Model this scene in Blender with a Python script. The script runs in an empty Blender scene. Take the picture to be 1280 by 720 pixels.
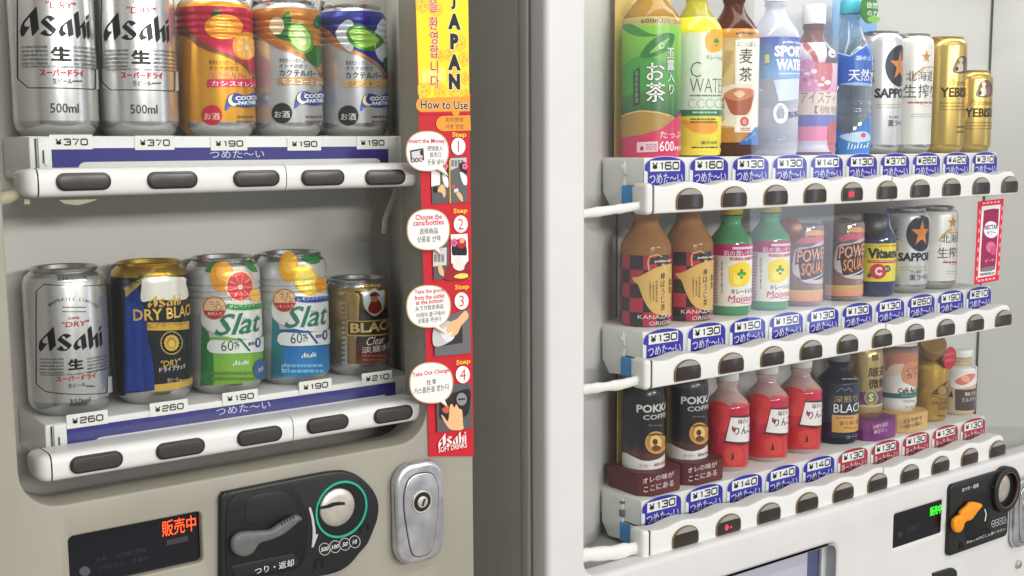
import bpy, bmesh, math, random
from mathutils import Vector, Matrix
from mathutils.geometry import tessellate_polygon
random.seed(7)
sc = bpy.context.scene
COL = sc.collection
PI = math.pi

# ------------------------------------------------------------------ camera
F, YAW, PITCH, ROLL = 1450.0, 0.6298, -0.1223, -0.0061      # focal length in pixels of a 1280 px wide frame
CAM = Vector((0, 0, 1.5))
_r = Vector((math.cos(YAW), -math.sin(YAW), 0))
FWD = Vector((math.sin(YAW)*math.cos(PITCH), math.cos(YAW)*math.cos(PITCH), math.sin(PITCH)))
_u = _r.cross(FWD)
RT = _r*math.cos(ROLL) + _u*math.sin(ROLL)
UP = -_r*math.sin(ROLL) + _u*math.cos(ROLL)
cd = bpy.data.cameras.new('camera'); cam = bpy.data.objects.new('camera', cd); COL.objects.link(cam)
cd.sensor_width = 36; cd.lens = F/1280*36; cd.clip_start = 0.02; cd.clip_end = 100
M = Matrix.Identity(4)
for i, v in enumerate((RT, UP, -FWD)):
    for j in range(3): M[j][i] = v[j]
M.translation = CAM
cam.matrix_world = M
sc.camera = cam

# ------------------------------------------------------------------ world: the hall around the machines
w = bpy.data.worlds.new('World'); sc.world = w; w.use_nodes = True
nt = w.node_tree; N = nt.nodes; L = nt.links
bg = N['Background']
tc = N.new('ShaderNodeTexCoord'); sep = N.new('ShaderNodeSeparateXYZ'); L.new(tc.outputs['Generated'], sep.inputs[0])
cr = N.new('ShaderNodeValToRGB'); mr = N.new('ShaderNodeMapRange')
mr.inputs[1].default_value = -1; mr.inputs[2].default_value = 1
L.new(sep.outputs[2], mr.inputs[0]); L.new(mr.outputs[0], cr.inputs[0])
e = cr.color_ramp.elements
e[0].position = 0.15; e[0].color = (.36, .36, .355, 1)
e[1].position = 0.9; e[1].color = (.62, .62, .6, 1)
k = cr.color_ramp.elements.new(.5); k.color = (.74, .74, .72, 1)
k = cr.color_ramp.elements.new(.62); k.color = (.86, .86, .84, 1)
cmb = N.new('ShaderNodeCombineXYZ'); L.new(sep.outputs[0], cmb.inputs[0]); L.new(sep.outputs[1], cmb.inputs[1])
nz = N.new('ShaderNodeTexNoise'); nz.inputs['Scale'].default_value = 3.2; nz.inputs['Detail'].default_value = 2
L.new(cmb.outputs[0], nz.inputs['Vector'])
mr2 = N.new('ShaderNodeMapRange'); mr2.inputs[1].default_value = .38; mr2.inputs[2].default_value = .62
mr2.inputs[3].default_value = .35; mr2.inputs[4].default_value = 1.45
L.new(nz.outputs[0], mr2.inputs[0])
mx = N.new('ShaderNodeVectorMath'); mx.operation = 'SCALE'
L.new(cr.outputs[0], mx.inputs[0]); L.new(mr2.outputs[0], mx.inputs['Scale'])
L.new(mx.outputs[0], bg.inputs[0]); bg.inputs[1].default_value = 0.6

def lamp(name, loc, target, sx, sy, power, col):
    d = bpy.data.lights.new(name, 'AREA'); d.shape = 'RECTANGLE'; d.size = sx; d.size_y = sy; d.energy = power; d.color = col
    o = bpy.data.objects.new(name, d); COL.objects.link(o); o.location = loc
    o.rotation_euler = (Vector(target)-Vector(loc)).to_track_quat('-Z', 'Y').to_euler()
    return o
lamp('ceiling_lamp', (0.0, -3.6, 2.35), (0.4, .9, 1.35), 1.5, .22, 72, (1, .98, .95))
lamp('ceiling_lamp', (2.2, -3.2, 2.5), (1.5, .9, 1.3), 1.5, .22, 64, (1, .98, .97))
lamp('daylight_doorway', (4.7, -2.05, 1.45), (1.15, .97, 1.45), .42, 1.9, 6.5, (.72, .80, 1))
lamp('ceiling_lamp', (1.0, -.35, 2.8), (1.0, -.2, 0), 2.4, .12, 14, (1, .98, .93))
lamp('display_lamp', (.40, .965, 1.755), (.40, 1.0, 1.5), .36, .03, .35, (1, .98, .93))
lamp('display_lamp', (1.35, .985, 1.757), (1.35, 1.02, 1.5), 1.0, .03, .8, (1, .99, .97))
sc.view_settings.view_transform = 'Standard'; sc.view_settings.look = 'None'
sc.view_settings.exposure = 0.18; sc.view_settings.gamma = 1
sc.cycles.use_denoising = True
sc.cycles.max_bounces = 10; sc.cycles.transmission_bounces = 8; sc.cycles.transparent_max_bounces = 12
sc.cycles.caustics_reflective = False; sc.cycles.caustics_refractive = False
sc.cycles.sample_clamp_indirect = 6

# ------------------------------------------------------------------ helpers
def lin(c):
    if isinstance(c, str): c = tuple(int(c[i:i+2], 16) for i in (0, 2, 4))
    return tuple((x/255/12.92 if x/255 <= .04045 else ((x/255+.055)/1.055)**2.4) for x in c[:3])
MATS = {}
def mat(name, col=None, rough=.5, metal=0., trans=0., ior=1.45, noise=0., nscale=40., bump=0., bscale=300., emit=0., coat=0., rvar=0., attr=False):
    if name in MATS: return MATS[name]
    m = bpy.data.materials.new(name); m.use_nodes = True
    n = m.node_tree.nodes; l = m.node_tree.links; p = n['Principled BSDF']
    c = lin(col) if col else (1, 1, 1)
    p.inputs['Base Color'].default_value = (*c, 1)
    p.inputs['Roughness'].default_value = rough; p.inputs['Metallic'].default_value = metal
    p.inputs['Transmission Weight'].default_value = trans; p.inputs['IOR'].default_value = ior
    p.inputs['Coat Weight'].default_value = coat; p.inputs['Coat Roughness'].default_value = .08
    if attr:
        a = n.new('ShaderNodeVertexColor'); a.layer_name = 'Col'; l.new(a.outputs[0], p.inputs['Base Color'])
    tcn = n.new('ShaderNodeTexCoord')
    if noise:
        t = n.new('ShaderNodeTexNoise'); t.inputs['Scale'].default_value = nscale; t.inputs['Detail'].default_value = 6
        l.new(tcn.outputs['Object'], t.inputs['Vector'])
        r = n.new('ShaderNodeValToRGB'); r.color_ramp.elements[0].position = .35; r.color_ramp.elements[1].position = .65
        r.color_ramp.elements[0].color = (*[x*(1-noise) for x in c], 1); r.color_ramp.elements[1].color = (*[min(1, x*(1+noise*.6)) for x in c], 1)
        l.new(t.outputs[0], r.inputs[0]); l.new(r.outputs[0], p.inputs['Base Color'])
        if rvar:
            q = n.new('ShaderNodeMapRange'); q.inputs[3].default_value = max(0, rough-rvar); q.inputs[4].default_value = rough+rvar
            l.new(t.outputs[0], q.inputs[0]); l.new(q.outputs[0], p.inputs['Roughness'])
    if bump:
        t = n.new('ShaderNodeTexNoise'); t.inputs['Scale'].default_value = bscale; t.inputs['Detail'].default_value = 3
        l.new(tcn.outputs['Object'], t.inputs['Vector'])
        b = n.new('ShaderNodeBump'); b.inputs['Strength'].default_value = bump; b.inputs['Distance'].default_value = .001
        l.new(t.outputs[0], b.inputs['Height']); l.new(b.outputs[0], p.inputs['Normal'])
    if emit:
        p.inputs['Emission Color'].default_value = (*c, 1); p.inputs['Emission Strength'].default_value = emit
    MATS[name] = m
    return m
def glass_pane():
    m = bpy.data.materials.new('window_glass'); m.use_nodes = True; n = m.node_tree.nodes; l = m.node_tree.links
    n.remove(n['Principled BSDF']); out = n['Material Output']
    tr = n.new('ShaderNodeBsdfTransparent'); gl = n.new('ShaderNodeBsdfGlossy'); gl.inputs['Roughness'].default_value = .01
    tr.inputs[0].default_value = (.985, .99, .985, 1)
    lw = n.new('ShaderNodeLayerWeight'); pw = n.new('ShaderNodeMath'); pw.operation = 'POWER'; pw.inputs[1].default_value = 5
    ma = n.new('ShaderNodeMath'); ma.operation = 'MULTIPLY_ADD'; ma.inputs[1].default_value = .5; ma.inputs[2].default_value = .03
    l.new(lw.outputs['Facing'], pw.inputs[0]); l.new(pw.outputs[0], ma.inputs[0])
    mx = n.new('ShaderNodeMixShader'); l.new(ma.outputs[0], mx.inputs[0]); l.new(tr.outputs[0], mx.inputs[1]); l.new(gl.outputs[0], mx.inputs[2])
    l.new(mx.outputs[0], out.inputs[0]); return m
PANE = glass_pane()
PRINT = mat('printed_label', rough=.3, attr=True, coat=.5, bump=.25, bscale=70)
PAPER = mat('printed_paper', rough=.6, attr=True)
FOIL = mat('printed_metal', rough=.3, metal=.8, attr=True)
SEMI = mat('printed_can', rough=.3, metal=.35, attr=True)
ALU = mat('aluminium', (200, 200, 200), rough=.26, metal=1., noise=.05, nscale=60)
WHITE = mat('white_plastic', (222, 222, 219), rough=.35, bump=.04, bscale=900)
WHITE2 = mat('white_painted_steel', (215, 214, 213), rough=.42, noise=.03, nscale=14, bump=.12, bscale=900)
CREAM = mat('cream_painted_steel', (156, 152, 139), rough=.45, noise=.045, nscale=14, bump=.14, bscale=900)
GREYSIDE = mat('grey_painted_side', (178, 175, 168), rough=.55, noise=.04, nscale=12)
LINER = mat('grey_liner', (204, 201, 195), rough=.55, noise=.03, nscale=5, bump=.03)
LINER2 = mat('pale_liner', (193, 192, 189), rough=.5, noise=.03, nscale=5, bump=.03)
BLACK = mat('black_plastic', (32, 33, 36), rough=.38, noise=.1, nscale=90)
BLACKG = mat('black_recess', (9, 9, 10), rough=.5)
SCREEN = mat('smoked_screen', (22, 22, 30), rough=.12)
GREYP = mat('grey_plastic', (104, 103, 103), rough=.45, noise=.08, nscale=150, bump=.1)
CHROME = mat('worn_chrome', (206, 206, 212), rough=.3, metal=.85, noise=.13, nscale=55, rvar=.18)
STEEL = mat('brushed_steel', (206, 200, 190), rough=.42, metal=.7, noise=.1, nscale=120)
BUTTON = mat('dark_button', (62, 58, 55), rough=.3, noise=.08, nscale=200)
RIM = mat('dark_rim', (36, 34, 34), rough=.3)
AMBRIM = mat('amber_rim', (120, 100, 64), rough=.35)
BLUEF = mat('blue_sticker', (70, 150, 215), rough=.5)
SLEEVE = mat('white_sleeve', (225, 225, 220), rough=.5, noise=.05, nscale=40, bump=.3, bscale=120)
TANSLV = mat('tan_sleeve', (176, 168, 140), rough=.6, noise=.1, nscale=40)

def link(name, me, mats, parent=None, loc=(0, 0, 0)):
    o = bpy.data.objects.new(name, me); COL.objects.link(o)
    if not isinstance(mats, (list, tuple)): mats = [mats]
    if len(me.materials) == 0:
        for m in mats: me.materials.append(m)
    if parent: o.parent = parent
    o.location = loc
    return o
def thing(name, label, cat, loc=(0, 0, 0), group=None, rot=0):
    o = bpy.data.objects.new(name, None); o.empty_display_size = .02; COL.objects.link(o)
    o.location = loc; o.rotation_euler = (0, 0, rot); tag(o, label, cat, group); return o
def tag(o, label, cat, group=None):
    o['label'] = label; o['category'] = cat
    if group: o['group'] = group
def dup(root, loc, label, rot=None):
    r = root.copy(); COL.objects.link(r); r.location = loc; r['label'] = label
    if rot is not None: r.rotation_euler = (0, 0, rot)
    for ch in list(root.children):
        c = ch.copy(); COL.objects.link(c); c.parent = r
        for g in list(ch.children):
            d = g.copy(); COL.objects.link(d); d.parent = c
    return r
def ray(px, py): return FWD + RT*((px-640)/F) - UP*((py-360)/F)
def at(px, py, Y):                      # photo pixel -> (X, Z) on the vertical plane y = Y
    d = ray(px, py); t = Y/d.y
    return (CAM.x+d.x*t, CAM.z+d.z*t)
def finish(bm, smooth=40, shift=None):
    if shift is not None: bmesh.ops.translate(bm, verts=bm.verts, vec=-Vector(shift))
    bmesh.ops.recalc_face_normals(bm, faces=bm.faces)
    me = bpy.data.meshes.new('m'); bm.to_mesh(me); bm.free()
    if smooth:
        me.shade_smooth(); me.set_sharp_from_angle(angle=math.radians(smooth))
    return me
def box(bm, x0, x1, y0, y1, z0, z1, bev=0, seg=2, mi=0):
    b = bmesh.new(); bmesh.ops.create_cube(b, size=1)
    for v in b.verts: v.co = Vector((x0+(v.co.x+.5)*(x1-x0), y0+(v.co.y+.5)*(y1-y0), z0+(v.co.z+.5)*(z1-z0)))
    if bev: bmesh.ops.bevel(b, geom=b.edges[:], offset=bev, segments=seg, affect='EDGES', profile=.5)
    for f in b.faces: f.material_index = mi
    add(bm, b)
def add(bm, b, mi=None):
    me = bpy.data.meshes.new('t'); b.to_mesh(me); b.free()
    n0 = len(bm.faces); bm.from_mesh(me); bpy.data.meshes.remove(me)
    if mi is not None:
        bm.faces.ensure_lookup_table()
        for f in bm.faces[n0:]: f.material_index = mi
def lathe(bm, prof, seg=56, mi=None, cx=0, cy=0):   # prof: (r, z[, material])
    rings = []
    for p in prof:
        r, z = p[0], p[1]
        if r < 1e-5: rings.append([bm.verts.new((cx, cy, z))])
        else: rings.append([bm.verts.new((cx+r*math.sin(2*PI*i/seg), cy-r*math.cos(2*PI*i/seg), z)) for i in range(seg)])
    for k in range(len(rings)-1):
        a, b = rings[k], rings[k+1]; m = prof[k+1][2] if len(prof[k+1]) > 2 else (mi or 0)
        for i in range(seg):
            j = (i+1) % seg
            if len(a) == 1 and len(b) == 1: continue
            if len(a) == 1: f = bm.faces.new((a[0], b[j], b[i]))
            elif len(b) == 1: f = bm.faces.new((a[i], a[j], b[0]))
            else: f = bm.faces.new((a[i], a[j], b[j], b[i]))
            f.material_index = m
def tube(bm, pts, rad, seg=12, mi=0, flat=1.):
    pts = [Vector(p) for p in pts]; rings = []
    for i, p in enumerate(pts):
        d = (pts[min(i+1, len(pts)-1)]-pts[max(i-1, 0)]).normalized()
        s = d.cross(Vector((0, 0, 1)));  s = s.normalized() if s.length > 1e-4 else Vector((1, 0, 0))
        t = s.cross(d)
        r = rad[i] if isinstance(rad, (list, tuple)) else rad
        rings.append([bm.verts.new(p+s*math.cos(2*PI*k/seg)*r*flat+t*math.sin(2*PI*k/seg)*r) for k in range(seg)])
    for a, b in zip(rings, rings[1:]):
        for k in range(seg):
            bm.faces.new((a[k], a[(k+1) % seg], b[(k+1) % seg], b[k])).material_index = mi
    bm.faces.new(rings[0][::-1]).material_index = mi; bm.faces.new(rings[-1]).material_index = mi
def prism_x(bm, prof, x0, x1, mi=0):     # prof (y, z) closed outline run along X
    a = [bm.verts.new((x0, y, z)) for y, z in prof]; b = [bm.verts.new((x1, y, z)) for y, z in prof]
    n = len(prof)
    for i in range(n): bm.faces.new((a[i], a[(i+1) % n], b[(i+1) % n], b[i])).material_index = mi
    bm.faces.new(a[::-1]).material_index = mi; bm.faces.new(b).material_index = mi
def rrect(x0, x1, z0, z1, r, n=6):
    out = []
    for cx, cz, a in ((x1-r, z0+r, -90), (x1-r, z1-r, 0), (x0+r, z1-r, 90), (x0+r, z0+r, 180)):
        for i in range(n+1):
            t = math.radians(a+90*i/n); out.append((cx+r*math.cos(t), cz+r*math.sin(t)))
    return out
def ell(cx, cz, rx, rz, n=36, rot=0, a0=0, a1=360):
    out = []; full = abs(a1-a0) >= 360
    for i in range(n if full else n+1):
        t = math.radians(a0+(a1-a0)*i/n); x, z = rx*math.cos(t), rz*math.sin(t); c, s = math.cos(rot), math.sin(rot)
        out.append((cx+x*c-z*s, cz+x*s+z*c))
    return out
def spline(pts, n=6, closed=True):       # Catmull-Rom smoothing of an outline
    out = []; m = len(pts)
    for i in range(m if closed else m-1):
        g = (lambda j: pts[j % m]) if closed else (lambda j: pts[max(0, min(m-1, j))])
        p0, p1, p2, p3 = g(i-1), g(i), g(i+1), g(i+2)
        for k in range(n):
            t = k/n
            out.append(tuple(.5*(2*p1[a]+(p2[a]-p0[a])*t+(2*p0[a]-5*p1[a]+4*p2[a]-p3[a])*t*t+(3*p1[a]-p0[a]-3*p2[a]+p3[a])*t**3) for a in (0, 1)))
    if not closed: out.append(pts[-1])
    return out
def plate(bm, loops, y0, y1, bev=.0, mi=0, bres=2):   # XZ outline(s), extruded from y0 (front) to y1, front and back edges rounded
    cu = bpy.data.curves.new('c', 'CURVE'); cu.dimensions = '2D'; cu.fill_mode = 'BOTH'
    if not isinstance(loops[0][0], (tuple, list)): loops = [loops]
    for lp in loops:
        s = cu.splines.new('POLY'); s.points.add(len(lp)-1); s.use_cyclic_u = True
        for p, (x, z) in zip(s.points, lp): p.co = (x, z, 0, 1)
    cu.extrude = max(1e-5, (y1-y0)/2-bev); cu.bevel_depth = bev; cu.bevel_resolution = bres; cu.offset = -bev
    o = bpy.data.objects.new('c', cu); me = bpy.data.meshes.new_from_object(o)
    b = bmesh.new(); b.from_mesh(me); bmesh.ops.remove_doubles(b, verts=b.verts, dist=1e-6)
    yc = (y0+y1)/2
    for v in b.verts: v.co = Vector((v.co.x, yc-v.co.z, v.co.y))
    bpy.data.objects.remove(o); bpy.data.curves.remove(cu); bpy.data.meshes.remove(me)
    add(bm, b, mi)

# ------------------------------------------------------------------ printed decals (flat shapes wrapped on a surface)
_GC = {}
def glyphs(s, bold=0., shear=0., res=2):
    key = (s, bold, shear)
    if key in _GC: return _GC[key]
    cu = bpy.data.curves.new('t', 'FONT'); cu.body = s; cu.resolution_u = res; cu.offset = bold; cu.shear = shear
    o = bpy.data.objects.new('t', cu); me = bpy.data.meshes.new_from_object(o)
    vs = [(v.co.x, v.co.y) for v in me.vertices]; fs = [tuple(p.vertices) for p in me.polygons]
    bpy.data.objects.remove(o); bpy.data.curves.remove(cu); bpy.data.meshes.remove(me)
    if not vs: _GC[key] = ([], [], 1.); return _GC[key]
    x0 = min(v[0] for v in vs); y0 = min(v[1] for v in vs); H = max(v[1] for v in vs)-y0; H = max(H, .05)
    if any(ord(c) > 0x2e80 for c in s) and H < .62: y0 -= (.75-H)/2; H = .75
    vs = [((x-x0)/H, (y-y0)/H) for x, y in vs]
    _GC[key] = (vs, fs, max(v[0] for v in vs)); return _GC[key]
_ST = {'0': [[(.12, 0), (.88, 0), (1, .12), (1, .88), (.88, 1), (.12, 1), (0, .88), (0, .12), (.12, 0)]], '1': [[(.3, .82), (.62, 1), (.62, 0)]],
 '2': [[(0, .8), (.06, 1), (.94, 1), (1, .9), (1, .62), (.9, .52), (.1, .48), (0, .36), (0, 0), (1, 0)]], '3': [[(0, .84), (.06, 1), (.92, 1), (1, .9), (1, .6), (.92, .52), (.35, .52)], [(.92, .52), (1, .42), (1, .1), (.92, 0), (.08, 0), (0, .14)]],
 '4': [[(.78, 0), (.78, 1), (0, .3), (0, .24), (1, .24)]], '5': [[(.95, 1), (.06, 1), (.03, .55), (.9, .58), (1, .5), (1, .1), (.92, 0), (.08, 0), (0, .12)]],
 '6': [[(1, .86), (.92, 1), (.1, 1), (0, .9), (0, .1), (.1, 0), (.9, 0), (1, .1), (1, .46), (.9, .56), (0, .56)]], '7': [[(0, 1), (1, 1), (.36, 0)]],
 '9': [[(0, .14), (.08, 0), (.9, 0), (1, .1), (1, .9), (.9, 1), (.1, 1), (0, .9), (0, .54), (.1, .44), (1, .44)]], '¥': [[(.08, 1), (.5, .5), (.92, 1)], [(.5, .5), (.5, 0)], [(.1, .46), (.9, .46)], [(.1, .24), (.9, .24)]]}
def wide(s, w=.95, gap=.34, t=.215):        # squarish wide numerals of the price tags; height 1
    vs, fs, x = [], [], 0
    for ch in s:
        ww = w if ch != '1' else w*.62
        for st in _ST[ch]:
            P = [Vector((x+(a if ch != '1' else a*1.0-.12)*w*(1 if ch != '1' else .85), b*(1-t)+t/2)) for a, b in st]; n = len(P); cl = st[0] == st[-1]
            b0 = len(vs)
            for i in range(n):
                A = P[i-1] if i else (P[-2] if cl else P[0]); B = P[i+1] if i < n-1 else (P[1] if cl else P[-1])
                d = (B-A).normalized(); q = Vector((-d.y, d.x))*t/2
                vs += [tuple(P[i]+q), tuple(P[i]-q)]
            for i in range(n-1): fs.append((b0+2*i, b0+2*i+1, b0+2*i+3, b0+2*i+2))
        x += ww+gap
    return vs, fs, x-gap
_LOGO = [[(358, 85), (378, 440), (275, 552), (252, 240), (160, 340), (155, 378), (175, 398), (242, 398), (125, 556), (92, 535), (82, 470), (105, 380), (150, 310), (255, 200), (325, 120)],
 [(450, 272), (405, 325), (420, 355), (560, 500), (612, 455), (610, 430)], [(440, 280), (500, 225), (550, 223), (618, 262), (540, 318), (522, 290), (500, 255), (470, 287)], [(612, 450), (590, 490), (530, 545), (450, 545), (385, 510), (450, 450), (480, 465), (490, 505), (520, 520), (560, 490)],
 [(830, 245), (760, 300), (670, 390), (640, 460), (645, 520), (680, 555), (768, 488), (745, 486), (710, 468), (700, 430), (718, 375), (760, 332)], [(757, 325), (830, 245), (850, 505), (775, 560)],
 [(875, 180), (945, 120), (970, 490), (905, 570), (890, 510)], [(964, 370), (1062, 258), (1078, 510), (1022, 570), (1005, 375), (968, 398)], [(1098, 205), (1155, 145), (1158, 200), (1100, 252)], [(1098, 305), (1158, 245), (1166, 500), (1110, 565)]]
class Decal:
    """shapes given in photo pixels (or surface metres) on a surface with uv(px,py) -> (u,v); layered a hair apart"""
    def __init__(s, uv, pos, off=.00025, step=.00004):
        s.uv, s.pos, s.off, s.step = uv, pos, off, step
        s.items = []; s.layer = 0
    def raw(s, vs, fs, col): s.items.append((vs, fs, col, s.layer)); s.layer += 1; return s
    def keep(s, n): s.layer -= n; return s       # let the next shapes share a layer (they must not overlap)
    def mpoly(s, pts, col):                      # metres
        tri = tessellate_polygon([[Vector((p[0], p[1], 0)) for p in pts]])
        return s.raw(pts, tri, col)
    def poly(s, pts, col): return s.mpoly([s.uv(*p) for p in pts], col)
    def sp(s, pts, col, n=5): return s.poly(spline(pts, n), col)
    def el(s, px, py, rx, ry, col, rot=0, n=28): return s.poly(ell(px, py, rx, ry, n, rot), col)
    def band(s, v0, v1, col, u0=-.2, u1=.2): return s.mpoly([(u0, v0), (u1, v0), (u1, v1), (u0, v1)], col)
    def grad(s, v0, v1, c0, c1, u0, u1, n=12):   # a printed colour blend, bottom to top
        c0, c1 = lin(c0), lin(c1)
        f = lambda u, v: tuple(a+(b-a)*max(0, min(1, (v-v0)/(v1-v0))) for a, b in zip(c0, c1))
        vs = []; fs = []
        for i in range(n+1): v = v0+(v1-v0)*i/n; vs += [(u0, v), (u1, v)]
        for i in range(n): fs.append((2*i, 2*i+1, 2*i+3, 2*i+2))
        return s.raw(vs, fs, f)
    def line(s, pts, wpx, col, closed=False):
        P = [Vector(p) for p in pts]; n = len(P); Lf, Rt = [], []
        for i in range(n):
            a = P[(i-1) % n] if closed or i else P[0]; b = P[(i+1) % n] if closed or i < n-1 else P[-1]
            d = (b-a).normalized(); q = Vector((-d.y, d.x))*wpx/2; Lf.append(P[i]+q); Rt.append(P[i]-q)
        vs = [s.uv(*p) for p in Lf]+[s.uv(*p) for p in Rt]
        fs = [(i, (i+1) % n, n+(i+1) % n, n+i) for i in range(n if closed else n-1)]
        return s.raw(vs, fs, col)
    def text(s, t, px, py, hpx, col, right=None, sx=1., bold=.02, shear=0., anchor='l', rot=0., out=None, ow=.05):
        """left-middle (or centre) at the pixel; height in pixels; optional right-hand pixel to fit the width"""
        cjk = any(ord(c) > 0x2e80 for c in t)
        heavy = bold if cjk else 0
        vs, fs, W = glyphs(t, 0 if cjk else bold, shear)
        if not vs: return s
        u, v = s.uv(px, py); h = s.uv(px, py-hpx/2)[1]-s.uv(px, py+hpx/2)[1]
        w = W*h*sx
        if right is not None:
            own = getattr(s.uv, '__self__', None)
            if own: own.wrap = False
            w = s.uv(right, py)[0]-u
            if own: own.wrap = True
        if anchor == 'c': u -= w/2
        c, si = math.cos(rot), math.sin(rot)
        q = []
        for x, y in vs:
            a, b = x/W*w, (y-.5)*h
            q.append((u+a*c-b*si, v+a*si+b*c))
        if out:
            e_ = h*ow*.9
            for k in range(6): s.raw([(x+e_*math.cos(k*PI/3), y+e_*math.sin(k*PI/3)) for x, y in q], fs, out); s.layer -= .88
        if heavy > .012:
            for k, l_ in ((-1, 0), (1, 0), (0, -.7), (0, .7)): s.raw([(x+h*heavy*.5*k, y+h*heavy*.5*l_) for x, y in q], fs, col); s.layer -= .88
        return s.raw(q, fs, col)
    def logo(s, px, py, hpx, col, right):       # right = pixel of the right-hand side of the second letter a
        u, v = s.uv(px, py); h = s.uv(px, py-hpx/2)[1]-s.uv(px, py+hpx/2)[1]; w = (s.uv(right, py)[0]-u)/768*1084
        for P in _LOGO: s.mpoly([(u+(x-82)/1084*w, v+(325-y)/480*h) for x, y in P], col); s.layer -= .9
        s.layer += 1
        return s
    def vtext(s, t, px, py0, py1, wpx, col, bold=.02, sx=1., dx=0, out=None):
        n = len(t)
        hh = (py1-py0)/n; b0 = s.layer
        for i, ch in enumerate(t):
            s.text(ch, px+dx*i, py0+hh*(i+.5), hh*.86, col, bold=bold, sx=wpx/(hh*.86), anchor='c', out=out); top_ = s.layer; s.layer = b0
        s.layer = top_
        return s
    def lines(s, px0, px1, py0, py1, n, col, th=.8):     # small print too fine to read
        rnd = random.Random(int(px0*7+py0))
        for i in range(n):
            y = py0+(py1-py0)*(i+.5)/n; x = px0; dy = 0
            vs, fs = [], []
            while x < px1-1:
                L_ = min(px1, x+rnd.uniform(2, 7))
                b = len(vs)
                for (a, c) in ((x, y-th/2), (L_, y-th/2), (L_, y+th/2), (x, y+th/2)): vs.append(s.uv(a, c))
                fs.append((b, b+1, b+2, b+3)); x = L_+.9
            s.raw(vs, fs, col)
            if i < n-1: s.keep(1)
        return s
    def build(s, name, m, parent, ug=None, vg=None, uclip=None, sub=None):
        bm = bmesh.new(); cl = bm.loops.layers.float_color.new('Col')
        for vs, fs, col, ly in s.items:
            bv = [bm.verts.new((x, y, ly)) for x, y in vs]
            c = None if callable(col) else (*lin(col), 1)
            for f in fs:
                try: fc = bm.faces.new([bv[i] for i in f])
                except ValueError: continue
                fc.normal_update()
                if fc.normal.z < 0: fc.normal_flip()
                for lp in fc.loops: lp[cl] = c or (*col(lp.vert.co.x, lp.vert.co.y), 1)
        if uclip:
            for u, sg in ((uclip[0], -1), (uclip[1], 1)):
                bmesh.ops.bisect_plane(bm, geom=bm.verts[:]+bm.edges[:]+bm.faces[:], plane_co=(u, 0, 0), plane_no=(sg, 0, 0), clear_outer=True, dist=1e-7)
        for ax, grid in ((0, ug), (1, vg)):
            for g in grid or ():
                bmesh.ops.bisect_plane(bm, geom=bm.verts[:]+bm.edges[:]+bm.faces[:], plane_co=(g, 0, 0) if ax == 0 else (0, g, 0), plane_no=(1, 0, 0) if ax == 0 else (0, 1, 0), dist=1e-7)
        for v in bm.verts: v.co = Vector(s.pos(v.co.x, v.co.y, s.off+v.co.z*s.step))
        if sub is not None: bmesh.ops.translate(bm, verts=bm.verts, vec=-Vector(sub))
        me = bpy.data.meshes.new('d'); bm.to_mesh(me); bm.free(); me.shade_smooth()
        return link(name, me, m, parent)
def flat(Y, off=.0004, step=.00004):
    return Decal(lambda px, py: at(px, py, Y), lambda u, v, o: (u, Y-o, v), off, step)

# ------------------------------------------------------------------ floor
bm = bmesh.new(); box(bm, -3, 5, -4, 3, -.02, 0)
fl = link('floor', finish(bm, 0), mat('grey_floor_tiles', (150, 146, 138), rough=.35, noise=.08, nscale=6)); fl['kind'] = 'structure'

# ------------------------------------------------------------------ the cream vending machine
BL = Vector((.375, 1.2, 0))
machineL = thing('vending_machine', 'cream vending machine with two rows of cans and a red sticker on its edge', 'vending machine', BL)
def part(name, bm, mats, parent, smooth=40, base=BL): return link(name, finish(bm, smooth, base), mats, parent)
YF = .90
xL0 = at(3, 253, YF)[0]; zl = at(330, 577, YF)[1]-.0065; xL1 = at(534, 545, YF)[0]; xR = at(592, 620, YF)[0]
bm = bmesh.new()
box(bm, .14, .144, .942, 1.5, 0, 1.83); box(bm, xR-.003, xR, .942, 1.5, 0, 1.83)
box(bm, .144, xR-.003, 1.49, 1.5, 0, 1.83); box(bm, .144, xR-.003, .942, 1.49, 1.826, 1.83); box(bm, .144, xR-.003, .942, 1.49, .0, .05)
part('cabinet', bm, GREYSIDE, machineL, 0)
bm = bmesh.new()
dx = [at(87, 673, YF), at(250, 640.5, YF), at(252, 698, YF), at(88, 733, YF)]   # display hole
dh = rrect(dx[0][0]-.001, dx[1][0]+.001, dx[3][1]-.004, dx[0][1]+.001, .004, 4)
plate(bm, [rrect(.14, xR, .03, 1.83, .012), rrect(xL0, xL1, zl, 1.76, .03)[::-1], dh[::-1]], YF, .94, .002)
part('door_panel', bm, CREAM, machineL)
bm = bmesh.new()
xc = math.tan(math.radians(30.1))*1.045
P = [(xL0-.008, .938), (xL0-.003, 1.045), (xc, 1.045), (xL1+.004, .938)]
zt, zb = 1.77, zl-.008
lo = [bm.verts.new((x, y, zb)) for x, y in P]; hi = [bm.verts.new((x, y, zt)) for x, y in P]
for i in range(3): bm.faces.new((lo[i], lo[i+1], hi[i+1], hi[i]))
bm.faces.new(lo); bm.faces.new(hi[::-1])
for f in bm.faces: f.normal_update()
part('interior_liner', bm, LINER, machineL, 20)
bm = bmesh.new(); box(bm, xL0-.006, xL1+.003, .9465, .9495, zl-.004, 1.765)
part('window_pane', bm, PANE, machineL, 0)

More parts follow.
